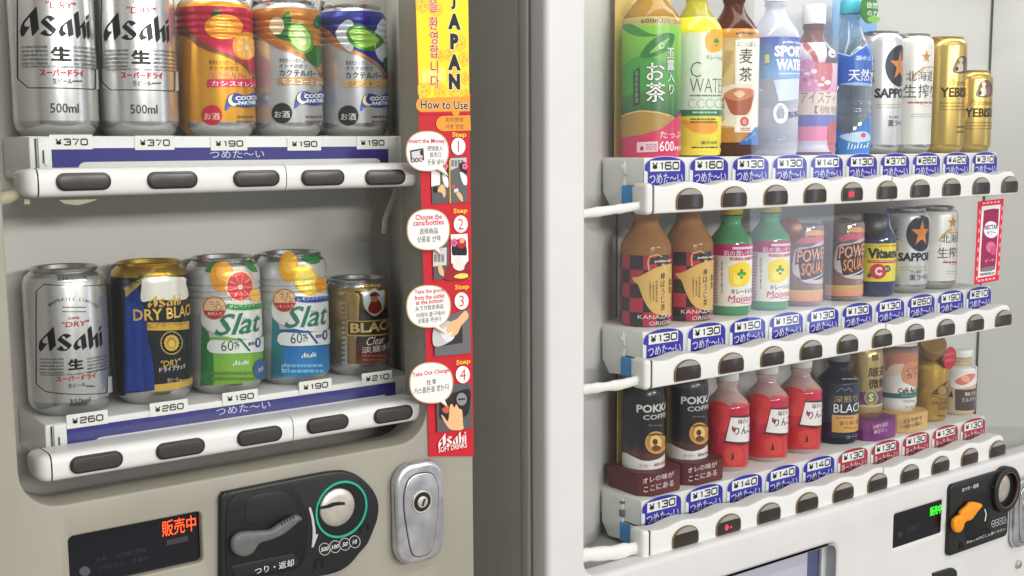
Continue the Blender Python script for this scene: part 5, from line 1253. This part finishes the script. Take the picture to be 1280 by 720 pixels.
def gold_beer(D, h, ex, ey, py_, px_, yx, yy, yh):
    add_can(D, .033, h, .8, 0, YGOLD, YGOLD, YGOLD)
    d = D.decal(); DK = (70, 52, 22)
    d.sp([(ex-9, ey+8), (ex-7, ey-2), (ex-2, ey-10), (ex+6, ey-12), (ex+11, ey-4), (ex+10, ey+7), (ex+2, ey+10)], (110, 92, 76)); d.sp([(ex-5, ey+7), (ex-3, ey-1), (ex+2, ey-4), (ex+4, ey+6)], (214, 200, 180)); d.el(ex+1, ey-7, 2.6, 3, (220, 196, 160)); d.sp([(ex+4, ey+6), (ex+5, ey-4), (ex+9, ey-2), (ex+9, ey+5)], (150, 100, 110)); d.el(ex-4, ey+4, 2, 3, (60, 48, 40))
    d.text('Premium', px_, py_, yh*.62, (150, 112, 44), sx=1.0, shear=.4, bold=-.005); d.text('YEBISU', yx, yy, yh, (60, 44, 18), sx=.92, bold=.03)
    d.lines(yx, yx+38, yy+yh*.9, yy+yh*1.9, 3, (150, 112, 40), 1.2); d.lines(ex-4, ex+12, yy+yh*3.2, yy+yh*4.2, 2, (120, 90, 36), 2.2) if h > .15 else None
    D.build(d, 'label', FOIL)
D = Drink('beer_can', 'tall golden beer can next to the last can of the top row', 'can', 1207.5, 110, .033, YW, ZR[0])
gold_beer(D, .168, 1200, 82, 103, 1186, 1175, 115.5, 12.5)
D = Drink('beer_can', 'short golden beer can at the right end of the top row', 'can', 1240.5, 130, .033, YW, ZR[0])
gold_beer(D, .122, 1229, 112, 128, 1212, 1206, 141, 11.5)

# ---------------- middle row
# roasted tea, two alike
D = Drink('roasted_tea_bottle', 'brown roasted tea bottle with a checkered red label, first of the middle row', 'bottle', 839, 360, .0305, YW, ZR[1], 'roasted tea bottles')
add_bottle(D, .0305, .137, .094, .0150, pet('roast_tea', (206, 146, 96), .12, .5), mat('amber_cap', (176, 112, 66), rough=.35, trans=.3), cap_h=.024, cap_r=.0185, foot=.003)
m = lambda x, y: (765+x/4.236, 250+y/4.236); vy = lambda y: D.v(y, 805)
RD, NV, TG = (176, 30, 62), (30, 24, 34), (212, 172, 96)
d = D.decal(.0005); v0, v1 = vy(408), vy(319.5); n_ = 5; hh = (v1-v0)/n_; ww = D.uv(*m(95, 440))[0]-D.uv(*m(56, 440))[0]; ua = D.uv(*m(95, 440))[0]
d.band(v0, v1, RD)
cols = [ua-.030, ua-.016, ua, ua+.017, ua+.034, ua+.051]
for i in range(5):
    for j in range(n_):
        if (i+j) % 2 == 0: d.mpoly([(cols[i], v0+hh*j), (cols[i+1], v0+hh*j), (cols[i+1], v0+hh*(j+1)), (cols[i], v0+hh*(j+1))], NV).keep(1)
d.layer += 1
d.line([m(196, 372), m(190, 330), m(200, 300), m(240, 288), m(262, 300), m(268, 345)], 2.0, TG)
d.sp([m(108, 410), m(130, 408), m(152, 402), m(190, 380), m(250, 352), m(330, 334), m(420, 340), m(450, 420), m(420, 560), m(330, 604), m(240, 606), m(196, 575), m(165, 520), m(140, 452), m(116, 428)], TG, 4); d.el(*m(270, 344), 2, 2.6, TG)
d.poly([m(200, 306), m(300, 296), m(300, 336), m(200, 340)], NV); d.text('pokka sapporo', *m(226, 326), 4, (230, 214, 200), right=m(318, 0)[0], bold=.03)
d.vtext('棒ほうじ茶', *m(268, 382), 389, 7.2, (44, 34, 26), bold=.02); d.vtext('加賀', *m(303, 412), 367, 7.2, (44, 34, 26), bold=.02)
d.vtext('石川県金沢の味', *m(235, 425), 378, 2.6, (90, 70, 40)); d.vtext('一番茶の茎を', *m(219, 430), 376, 2.2, (100, 80, 48)); d.vtext('「焙煎仕立て」', *m(202, 425), 377, 2.4, (90, 70, 40))
d.text('KANAZAWA', *m(138, 618), 5, (232, 214, 206), right=m(352, 0)[0], bold=.0); d.text('ORIGINAL', *m(196, 654), 5.2, (232, 214, 206), right=m(352, 0)[0], bold=.0)
D.build(d, vg=None); copyto(D, 891, 360, 'brown roasted tea bottle with checkered label standing beside the green lemon bottles')
# lemon drink in green glass, two alike
D = Drink('lemon_drink_bottle', 'small green glass lemon bottle beside the roasted tea bottles', 'bottle', 939.5, 360, .0270, YW, ZR[1], 'green glass lemon bottles')
add_bottle(D, .0270, .128, .092, .0125, mat('green_glass', (98, 170, 122), rough=.08, trans=.25, ior=1.3, coat=.4), mat('yellow_cap', (226, 200, 50), rough=.4), cap_h=.0165, cap_r=.0150, foot=.003)
m = lambda x, y: (880+x/4.5, 250+y/4.5); vy = lambda y: D.v(y, 914)
d = D.decal(.0004)
d.band(vy(383), vy(305.5), (232, 230, 226)); d.band(vy(320), vy(305.5), (190, 34, 104))
a, b = D.uv(*m(48, 440))[0], D.uv(*m(80, 440))[0]; d.mpoly([(a-.012, vy(382)), (b, vy(382)), (b, vy(321)), (a-.012, vy(321))], (216, 190, 196)); 
for k in range(14): d.lines(m(52, 0)[0], m(76, 0)[0], 324+4*k, 326.5+4*k, 1, (176, 140, 150), 1.4).keep(1)
d.layer += 1
d.vtext('美容成分配合', *m(102, 340), 367, 2, (120, 110, 110))
d.poly([m(160, 264), m(300, 256), m(300, 272), m(160, 278)], (236, 214, 226)); d.text('肌の潤いを守る', *m(112, 298), 6.4, (250, 232, 242), right=m(300, 0)[0], bold=.02); d.text('POKKA SAPPORO', *m(146, 332), 4.2, (196, 40, 70), right=m(290, 0)[0], bold=.04)
d.sp([m(140, 380), m(170, 362), m(215, 346), m(250, 362), m(264, 400), m(250, 458), m(215, 484), m(170, 488), m(146, 470), m(144, 420)], (246, 214, 40), 4); d.el(*m(190, 445), 6, 7, (250, 228, 110))
x, y = m(210, 415); 
d.poly([(x-1.7, y-6), (x+1.7, y-6), (x+1.7, y-1.9), (x+5.2, y-2.2), (x+5.2, y+1.4), (x+1.7, y+1.7), (x+1.7, y+6), (x-1.7, y+6.2), (x-1.7, y+1.9), (x-5.2, y+2.2), (x-5.2, y-1.4), (x-1.7, y-1.7)], (70, 150, 40))
d.text('キレートレモン', *m(154, 515), 6.4, (40, 50, 70), right=m(300, 0)[0], bold=.02); d.text('Moisture', *m(136, 555), 8, (206, 50, 96), right=m(290, 0)[0], bold=.0, shear=.1); d.line([m(150, 578), m(190, 574), m(230, 582), m(262, 576)], .8, (206, 60, 110))
D.build(d); copyto(D, 986.5, 360, 'small green glass lemon bottle beside the clear cups with an orange logo')
# power drink, two alike
D = Drink('squash_bottle', 'clear squash bottle with a brown round cap beside the green bottles', 'bottle', 1029, 330, .0290, YW, ZR[1], 'squash bottles with orange logo')
PSW = thin_pet('frosted_wrap', (200, 184, 190), .26, (222, 212, 216))
bm = bmesh.new(); lathe(bm, [(0, .003), (.024, 0), (.0285, .002), (.0290, .006), (.0290, .104), (.0278, .108), (0, .109)], 56); link('bottle_body', finish(bm, 40), PSW, D.root); D.rfun = lambda v: .029
bm = bmesh.new(); lathe(bm, [(0, .005), (.026, .005), (.0268, .008), (.0268, .066), (.026, .067), (0, .067)], 48); link('drink', finish(bm, 40), mat('amber_drink', (176, 104, 66), rough=.3, noise=.15, nscale=30), D.root)
m = lambda x, y: (880+x/4.5, 250+y/4.5); d = D.decal(.0003)
d.sp([m(520, 235), m(560, 212), m(640, 206), m(672, 196), m(672, 240), m(600, 240), m(545, 252)], (214, 110, 130), 4); d.sp([m(565, 190), m(600, 170), m(672, 176), m(672, 196), m(610, 200)], (236, 170, 120), 4)
OUT = (48, 40, 52)
d.sp([m(515, 280), m(600, 262), m(690, 236), m(700, 440), m(640, 470), m(560, 462), m(538, 440), m(498, 402)], (206, 190, 194), 3)
d.poly([m(520, 285), m(600, 268), m(700, 240), m(700, 300), m(600, 335), m(512, 365)], OUT); d.poly([m(530, 352), m(600, 336), m(700, 306), m(700, 420), m(640, 448), m(545, 448)], OUT)
d.text('POWER', *m(520, 318), 16, (232, 168, 138), right=m(760, 0)[0], bold=.02, shear=.2, rot=.09, out=OUT, ow=.02); d.text('SQUASH', *m(545, 397), 18, (230, 146, 92), right=m(790, 0)[0], bold=.02, shear=.2, rot=.09, out=OUT, ow=.02)
d.line([m(560, 455), m(620, 440), m(690, 396)], 1.6, (214, 206, 210))
d.lines(m(585, 0)[0], m(650, 0)[0], m(0, 505)[1], m(0, 540)[1], 2, (80, 56, 50), 1.8)
d.sp([m(470, 500), m(560, 480), m(690, 470), m(700, 540), m(560, 556), m(470, 560)], (214, 176, 120), 3) if False else None
v0 = D.v(m(0, 600)[1]); d.grad(.007, .022, (222, 140, 120), (206, 176, 110), -.05, .03, 6)
D.build(d)
def loose_cap(D, px, py, r, dep, col, Y, yaw, pit, name='cap', loose=False):
    c = at(px, py, Y); L_ = D.root.location
    bm = bmesh.new(); lathe(bm, [(0, dep), (r*.86, dep), (r*.97, dep-.001), (r, dep-.003), (r, .001), (r*.97, 0), (0, 0)], 48)
    R_ = Matrix.Rotation(yaw, 3, 'Z') @ Matrix.Rotation(PI/2-pit, 3, 'X')
    bmesh.ops.rotate(bm, verts=bm.verts, cent=(0, 0, 0), matrix=R_)
    o = link(name, finish(bm, 35), mat('cap_'+name+str(col), col, rough=.3, metal=.2), D.root, (c[0]-L_.x, Y-L_.y, c[1]-L_.z)); return o
D2 = copyto(D, 1079.5, 330, 'clear squash bottle beside the dark vitamin bottle, without a cap showing')
loose_cap(D, 986, 287, .0165, .010, (120, 74, 38), 1.018, -.75, .1)
# vitamin drink
D = Drink('vitamin_bottle', 'navy vitamin drink bottle with a yellow label and dark round cap', 'bottle', 1119.5, 330, .0285, YW, ZR[1])
NAVY = mat('navy_glass', (46, 54, 92), rough=.14, coat=.5)
bm = bmesh.new(); lathe(bm, [(0, .003), (.024, 0), (.0275, .002), (.0285, .006), (.0285, .078), (.0275, .084), (.0245, .091), (.0205, .099), (.0190, .106), (.0185, .114), (.0165, .117), (0, .117)], 56); link('bottle_body', finish(bm, 50), NAVY, D.root); D.rfun = lambda v: .0285
m = lambda x, y: (1060+x/4.8, 240+y/4.8); d = D.decal(.0004); vy = lambda y: D.v(y, 1098)
d.band(vy(352), vy(304.5), (226, 212, 52)); d.text('pokka sapporo', *m(190, 324), 3.6, (200, 60, 60), right=m(300, 0)[0], bold=.03)
d.text('Vitaene', *m(118, 367), 13, (34, 34, 34), right=m(326, 0)[0], bold=.06); d.poly([m(118, 406), m(320, 404), m(320, 422), m(118, 424)], (206, 46, 54)); d.lines(m(130, 0)[0], m(280, 0)[0], m(0, 409)[1], m(0, 420)[1], 1, (240, 170, 150), 1.2)
d.el(*m(180, 476), 10.5, 9.6, (206, 46, 56)); d.text('C', *m(182, 475), 10.5, (240, 230, 224), anchor='c', bold=.06, sx=.9); d.el(*m(234, 460), 4.2, 4.2, (50, 50, 90)); d.text('B2', *m(234, 460), 4, (220, 210, 120), anchor='c', bold=.02); d.el(*m(130, 500), 2.6, 3, (90, 84, 44))
D.build(d); loose_cap(D, 1091.5, 282, .0165, .011, (44, 36, 34), 1.012, -.7, .15)
D = Drink('beer_can', 'short white beer can with a black disc and orange star in the middle row', 'can', 1160, 330, .033, YW, ZR[1])
star_beer(D, .122, 1132, 292, .0245, 321, 1122.5, 11, 347, 1137, 7.2)
D = Drink('beer_can', 'short white beer can with brush lettering at the right end of the middle row', 'can', 1196, 330, .033, YW, ZR[1])
kita_beer(D, .122, 1191, 278, 1176.5, 298.5, 11, 1172, 316, 13.5, 1193, 309, False)

# ---------------- bottom row
# canned coffee on paper stands, two alike
D = Drink('coffee_can', 'black coffee can on a maroon paper stand at the left end of the bottom row', 'can', 831.5, 530, .0262, YW, ZR[2], 'coffee cans on maroon stands')
m = lambda x, y: (760+x/4.5, 470+y/4.5)
zc = .0265
bm = bmesh.new(); cp = can_prof(.0262, .105, .84); lathe(bm, [(r, z+zc) for r, z in cp], 56); link('can_body', finish(bm, 35), mat('brown_black_can', (34, 32, 38), rough=.3, coat=.2), D.root); D.rfun = lambda v: .0262
d = D.decal(.0003); wv = D.v(m(0, 520)[1])
PW = (226, 224, 222)
d.poly([m(60, 560), m(60, 428), m(105, 432), m(140, 452), m(190, 474), m(230, 478), m(275, 468), m(310, 446), m(330, 420), m(345, 560)], PW)
d.sp([m(95, 400), m(160, 420), m(330, 395), m(330, 425), m(305, 448), m(270, 466), m(230, 474), m(190, 468), m(140, 446), m(105, 425)], (92, 48, 40), 3); d.sp([m(95, 380), m(160, 400), m(330, 380), m(330, 405), m(300, 425), m(240, 440), m(180, 430), m(105, 408)], (52, 36, 38), 3)
d.text('POKKA', *m(161, 182), 10, (216, 214, 214), right=m(352, 0)[0], bold=.03); d.text('COFFEE', *m(197, 233), 6.2, (206, 204, 204), right=m(352, 0)[0], bold=.02); d.lines(m(226, 0)[0], m(300, 0)[0], m(0, 272)[1], m(0, 282)[1], 1, (110, 108, 112), 1.4)
x, y = m(268, 374); d.el(x, y, 13, 14, (212, 168, 92)); d.el(x, y, 11.6, 12.6, (186, 134, 62)); d.sp([(x-7, y+2), (x-5, y-7), (x+3, y-8), (x+7, y-2), (x+5, y+8), (x-3, y+9)], (226, 190, 120)); d.el(x-1, y-1, 3.2, 3.8, (78, 48, 30)); d.line([(x-9, y-9), (x, y-11), (x+11, y-9)], 1.8, (70, 50, 32)); d.sp([(x-5, y+6), (x, y+3), (x+6, y+6), (x+3, y+10), (x-3, y+10)], (104, 64, 36))
d.text('コーヒー', *m(176, 502), 4, (150, 50, 40), right=m(240, 0)[0], bold=.02); d.text('飲料', *m(256, 500), 4, (150, 50, 40), right=m(318, 0)[0], bold=.02)
D.build(d)
bm = bmesh.new()
def octo(hw, y0, y1, z0, z1, ch):
    P = [(-hw, y1), (-hw, y0+ch), (-hw+ch, y0), (hw-ch, y0), (hw, y0+ch), (hw, y1)]
    return P
def paper_stand(D, hw, y0, y1, h, col, txt, nm='paper_stand', tcol=(214, 204, 200), c0=None):
    P = octo(hw, y0, y1, 0, h, .013); bm = bmesh.new()
    a = [bm.verts.new((x, y, 0)) for x, y in P]; b = [bm.verts.new((x*1.0, y, h)) for x, y in P]
    for i in range(6): bm.faces.new((a[i], a[(i+1) % 6], b[(i+1) % 6], b[i]))
    bm.faces.new(a[::-1]); bm.faces.new(b); bmesh.ops.bevel(bm, geom=bm.edges[:], offset=.0012, segments=2, affect='EDGES')
    o = link(nm, finish(bm, 40), mat('stand_'+nm+str(col), col, rough=.55, noise=.06, nscale=60), D.root)
    L_ = D.root.location; yy = L_.y+y0
    d = Decal(lambda px, py: (at(px, py, yy)[0]-L_.x, at(px, py, yy)[1]-L_.z), lambda u, v, o: (u, y0-o, v), .0005)
    for t in txt: d.text(t[0], *t[1], t[2], tcol, right=t[3], bold=t[4] if len(t) > 4 else .02)
    d.build('stand_print', PAPER, o)
paper_stand(D, .0355, -.041, .026, .0275, (92, 32, 38), [('オレの味が', m(194, 592), 7.4, m(368, 0)[0]), ('ここにある', m(200, 640), 7.4, m(368, 0)[0])])
copyto(D, 885, 530, 'black coffee can on a maroon paper stand beside the red apple bottles')
# red apple juice, three alike
D = Drink('apple_juice_bottle', 'red apple juice bottle standing next to the coffee cans', 'bottle', 936, 540, .0285, YW, ZR[2], 'red apple juice bottles')
add_bottle(D, .0285, .116, .083, .0125, thin_pet('juice_pet', (230, 206, 204), .35, (236, 214, 210)), thin_pet('frosted_cap', (224, 222, 226), .6, (230, 228, 232)), cap_h=.018, cap_r=.0150, foot=.003)
bm = bmesh.new(); lathe(bm, [(0, .006), (.024, .006), (.0268, .010), (.0268, .082), (.024, .087), (.0155, .098), (0, .099)], 48); link('drink', finish(bm, 40), mat('apple_drink', (222, 170, 150), rough=.4), D.root)
m = lambda x, y: (930+(x-(984-936)*4.5)/4.5, 438+y/4.5); vy = lambda y: D.v(y+8, 908)
# artwork traced on the middle bottle, shifted to the first one
d = D.decal(.0006)
d.grad(.0075, .086, (190, 34, 54), (200, 44, 76), -.09, .06, 8)
d.sp([m(30, 600), m(100, 540), m(180, 510), m(260, 500), m(260, 640), m(120, 655), m(30, 650)], (196, 44, 52), 4); d.sp([m(100, 570), m(150, 540), m(200, 555), m(200, 630), m(130, 640)], (208, 66, 60), 4)
d.poly([m(146, 584), m(152, 572), m(158, 590), m(160, 612), m(140, 614), m(146, 600)], (70, 24, 26)); d.sp([m(30, 300), m(90, 290), m(140, 330), m(120, 450), m(40, 440)], (222, 60, 66), 4)
for k in range(5): d.sp([m(150+20*k, 300+8*(k % 2)), m(175+20*k, 296), m(182+20*k, 306), m(160+20*k, 312)], (232, 96, 84), 3).keep(1)
d.layer += 1
d.sp([m(112, 520), m(105, 505), m(138, 378), m(146, 368), m(300, 376), m(300, 526)], (90, 40, 44), 2); d.poly([m(112, 507), m(142, 376), m(300, 382), m(300, 520)], (236, 230, 230))
d.text('味わい', *m(182, 402), 7, (50, 44, 48), sx=.9, bold=.03); d.text('りんご', *m(160, 453), 10.5, (44, 34, 38), sx=.95, bold=.05); d.sp([m(148, 430), m(154, 424), m(158, 436), m(164, 450), m(156, 456), m(148, 448)], (170, 30, 40), 3)
D.build(d, vg=vgrid(D, .08, .09, 4))
copyto(D, 984.5, 540, 'red apple juice bottle in the middle between two other apple bottles'); copyto(D, 1026, 540, 'red apple juice bottle standing next to the navy coffee bottle')
# black coffee bottle
D = Drink('coffee_bottle', 'navy black coffee bottle with a tan label in the bottom row', 'bottle', 1072.5, 530, .0290, YW, ZR[2])
add_bottle(D, .0290, .116, .086, .0135, pet('dark_coffee', (34, 38, 58), .12, .25), mat('grey_cap', (126, 128, 140), rough=.3, trans=.4), cap_h=.016, cap_r=.016, foot=.003)
m = lambda x, y: (930+x/4.5, 430+y/4.5); d = D.decal(.0006)
d.band(.010, .087, (24, 30, 62)); d.lines(m(550, 0)[0], m(625, 0)[0], m(0, 190)[1], m(0, 202)[1], 1, (150, 150, 160), 1.8)
d.line([m(520, 270), m(548, 248), m(570, 262), m(590, 246), m(605, 268)], 1.2, (120, 130, 150))
d.text('深煎り', *m(505, 308), 8.5, (176, 150, 84), right=m(632, 0)[0], bold=.02); d.text('BLACK', *m(505, 360), 11, (232, 232, 234), right=m(690, 0)[0], bold=.0)
d.poly([m(495, 396), m(680, 388), m(680, 484), m(495, 494)], (206, 158, 84)); d.lines(m(520, 0)[0], m(610, 0)[0], m(0, 408)[1], m(0, 422)[1], 1, (150, 100, 50), 1.6); d.text('香り高い余韻', *m(535, 445), 5, (96, 62, 34), right=m(650, 0)[0], bold=.02); d.lines(m(560, 0)[0], m(630, 0)[0], m(0, 466)[1], m(0, 476)[1], 1, (140, 96, 50), 1.2)
d.text('コーヒー', *m(572, 524), 3.8, (180, 180, 190), right=m(640, 0)[0])
D.build(d, vg=vgrid(D, .083, .09, 4))
# low sugar coffee can on purple stand
D = Drink('coffee_can', 'gold coffee can with a purple band on a purple paper stand', 'can', 1103.5, 480, .0262, YW, ZR[2])
m = lambda x, y: (1060+x/4.5, 410+y/4.5)
bm = bmesh.new(); lathe(bm, [(r, z+.026) for r, z in can_prof(.0262, .105, .84)], 56); link('can_body', finish(bm, 35), mat('pale_gold_can', (190, 166, 116), rough=.32, metal=.7, noise=.05), D.root); D.rfun = lambda v: .0262
d = D.decal(.0003); vv = lambda y: D.v(m(0, y)[1], 1092)
d.band(vv(432), vv(360), (120, 62, 110)); d.band(vv(445), vv(432), (214, 196, 150)); x, y = m(130, 392); d.el(x, y, 8.4, 8.8, (196, 180, 120)); d.el(x, y, 7, 7.4, (118, 128, 90)); d.text('S', x, y, 10, (224, 214, 180), anchor='c', bold=.04)
d.text('厳選', *m(114, 248), 12, (56, 44, 34), right=m(232, 0)[0], bold=.02); d.text('微糖', *m(114, 315), 12, (56, 44, 34), right=m(232, 0)[0], bold=.02); d.poly([m(135, 150), m(170, 146), m(172, 180), m(137, 186)], (120, 110, 84)); d.lines(m(110, 0)[0], m(185, 0)[0], m(0, 476)[1], m(0, 488)[1], 1, (120, 90, 60), 1.8)
D.build(d, 'label', SEMI)
paper_stand(D, .0345, -.041, .026, .0275, (122, 46, 118), [('砂糖も脂肪', m(140, 558), 5, m(222, 0)[0]), ('最低なし', m(144, 586), 5, m(220, 0)[0])], tcol=(214, 180, 210))
# cafe au lait
D = Drink('coffee_can', 'white and pink coffee can with a green band on a tan paper stand', 'can', 1147, 470, .0300, YW, ZR[2])
bm = bmesh.new(); lathe(bm, [(r, z+.026) for r, z in can_prof(.0300, .107, .84)], 56); link('can_body', finish(bm, 35), mat('white_glossy_can', (222, 220, 218), rough=.3, coat=.2), D.root); D.rfun = lambda v: .03
d = D.decal(.0003); vv = lambda y: D.v(m(0, y)[1], 1130)
d.grad(vv(230), vv(105), (226, 200, 184), (70, 40, 44), -.1, .06, 10); d.sp([m(215, 175), m(250, 150), m(330, 140), m(420, 150), m(420, 215), m(330, 220), m(260, 240), m(215, 250)], (190, 120, 96), 4); d.sp([m(220, 235), m(260, 205), m(320, 205), m(330, 250), m(260, 270), m(220, 270)], (224, 196, 180), 4)
d.sp([m(300, 250), m(320, 205), m(360, 190), m(410, 205), m(410, 300), m(380, 330), m(345, 318), m(310, 300)], (206, 140, 106), 4)
d.text('くつろぎ', *m(328, 238), 6.4, (60, 40, 34), right=m(420, 0)[0], bold=.03, rot=.1); d.text('カフェ', *m(330, 272), 6.4, (60, 40, 34), right=m(400, 0)[0], bold=.03, rot=.1); d.text('Café Au Lait', *m(283, 352), 6.8, (46, 50, 50), right=m(440, 0)[0], bold=.02)
d.band(vv(396), vv(368), (36, 96, 92)); d.lines(m(300, 0)[0], m(380, 0)[0], m(0, 376)[1], m(0, 386)[1], 1, (120, 160, 150), 1.2); d.lines(m(310, 0)[0], m(380, 0)[0], m(0, 402)[1], m(0, 420)[1], 2, (150, 150, 150), 1); d.text('コーヒー飲料', *m(318, 445), 4, (70, 66, 66), right=m(410, 0)[0], bold=.02)
D.build(d)
paper_stand(D, .0350, -.041, .026, .0275, (206, 166, 104), [('まろやかで', m(310, 528), 5.4, m(415, 0)[0]), ('味わい深い', m(318, 556), 5.4, m(412, 0)[0])], tcol=(70, 50, 36))
# gold bottle can
D = Drink('coffee_bottle', 'gold bottle can with its gold cap tilted and a red tag on top', 'bottle', 1185, 490, .0275, YW, ZR[2])
GLD = mat('gold_bottle', (196, 156, 76), rough=.3, metal=.75, noise=.04)
bm = bmesh.new(); lathe(bm, [(0, .003), (.022, 0), (.0255, .002), (.0275, .007), (.0275, .082), (.0262, .088), (.0225, .0925), (.0215, .0945), (.0225, .0965), (.0215, .0985), (.0215, .101), (.0200, .1025), (0, .1025)], 56); link('bottle_body', finish(bm, 30), GLD, D.root); D.rfun = lambda v: .0275
d = D.decal(.0003); d.band(.0800, .0865, (222, 190, 90))
d.sp([m(468, 372), m(500, 340), m(530, 318), m(556, 300), m(548, 330), m(575, 340), m(545, 380), m(510, 376)], (110, 84, 50), 3); d.el(*m(530, 352), 5.5, 6, (196, 160, 90)); d.line([m(458, 380), m(490, 384), m(520, 398), m(560, 400)], 1, (120, 90, 48))
d.text('PREMIUM', *m(475, 424), 5, (130, 96, 48), right=m(590, 0)[0], bold=.0); d.text('GOLD', *m(504, 452), 5, (130, 96, 48), right=m(570, 0)[0], bold=.0); d.lines(m(505, 0)[0], m(545, 0)[0], m(0, 488)[1], m(0, 500)[1], 1, (130, 96, 48), 1.6)
D.build(d, 'label', FOIL)
o = loose_cap(D, 1163, 437, .0200, .020, (150, 118, 66), 1.022, -.7, .75)
c = at(1187, 447.5, .998); L_ = D.root.location
bm = bmesh.new(); plate(bm, ell(c[0]-L_.x, c[1]-L_.z, .0165, .0170, 32), .998-L_.y-.0006, .998-L_.y, .0002); tg = link('neck_tag', finish(bm), mat('red_tag', (190, 24, 52), rough=.4), D.root)
d = Decal(lambda px, py: at(px, py, .9973), lambda u, v, o: (u, .9973-o, v), .0002); d.text('つめたい', 1180, 444, 4, (240, 150, 160), right=1195); d.text('あまい', 1182, 451, 4, (240, 150, 160), right=1193); d.build('tag_print', PAPER, tg, sub=L_)
# milk tea
D = Drink('milk_tea_bottle', 'cream milk tea bottle with a dark label at the right end of the bottom row', 'bottle', 1220, 490, .0285, YW, ZR[2])
add_bottle(D, .0285, .090, .072, .0180, pet('milk_tea', (212, 190, 150), .2, .15), WCAP, cap_h=.010, cap_r=.0215, foot=.003)
d = D.decal(.0005); d.band(.052, .076, (230, 226, 224)); d.sp([m(570, 310), m(600, 270), m(660, 250), m(705, 246), m(740, 260), m(720, 310), m(660, 335), m(600, 340)], (236, 226, 224), 4); d.sp([m(600, 300), m(640, 272), m(690, 256), m(715, 262), m(690, 300), m(640, 322)], (214, 120, 110), 4); d.el(*m(660, 285), 6, 4, (236, 170, 150), rot=.4)
d.poly([m(604, 345), m(780, 335), m(780, 460), m(604, 462)], (74, 56, 52)); d.poly([m(565, 385), m(585, 350), m(592, 390)], (50, 44, 46)); d.text('贅沢な', *m(654, 372), 4.6, (210, 200, 194), right=m(722, 0)[0], bold=.02); d.text('ミルクティー', *m(640, 404), 5.6, (216, 206, 200), right=m(760, 0)[0], bold=.02); d.text('紅', *m(700, 188), 6, (50, 44, 46), bold=.02); d.text('茶', *m(704, 222), 6, (50, 44, 46), bold=.02)
D.build(d, vg=vgrid(D, .07, .08, 5))
# coloured cards behind
def card(label, x0, x1, Y, z0, z1, m_):
    t = thing('display_card', label, 'display card', ((x0+x1)/2, Y, z0)); bm = bmesh.new(); box(bm, x0, x1, Y, Y+.0015, z0, z1, .0004); link('card_sheet', finish(bm, 0, t.location), m_, t); return t
a = at(768, 100, 1.045)[0]
YC_ = mat('yellow_acrylic', (244, 214, 128), rough=.3, noise=.03)
card('yellow acrylic card behind the large green tea bottle', at(769, 100, 1.069)[0], at(838, 100, 1.069)[0], 1.069, ztop[0], 1.70, YC_)
card('yellow acrylic card behind the first coffee can on a maroon stand', at(772, 530, 1.062)[0], at(838, 530, 1.062)[0], 1.062, ztop[2], at(800, 478, 1.062)[1], YC_)
card('pale blue acrylic card behind the mineral water bottle', at(1041, 30, 1.066)[0], at(1096, 30, 1.066)[0], 1.066, ztop[0], 1.70, thin_pet('blue_acrylic', (150, 200, 240), .35, (190, 220, 245)))
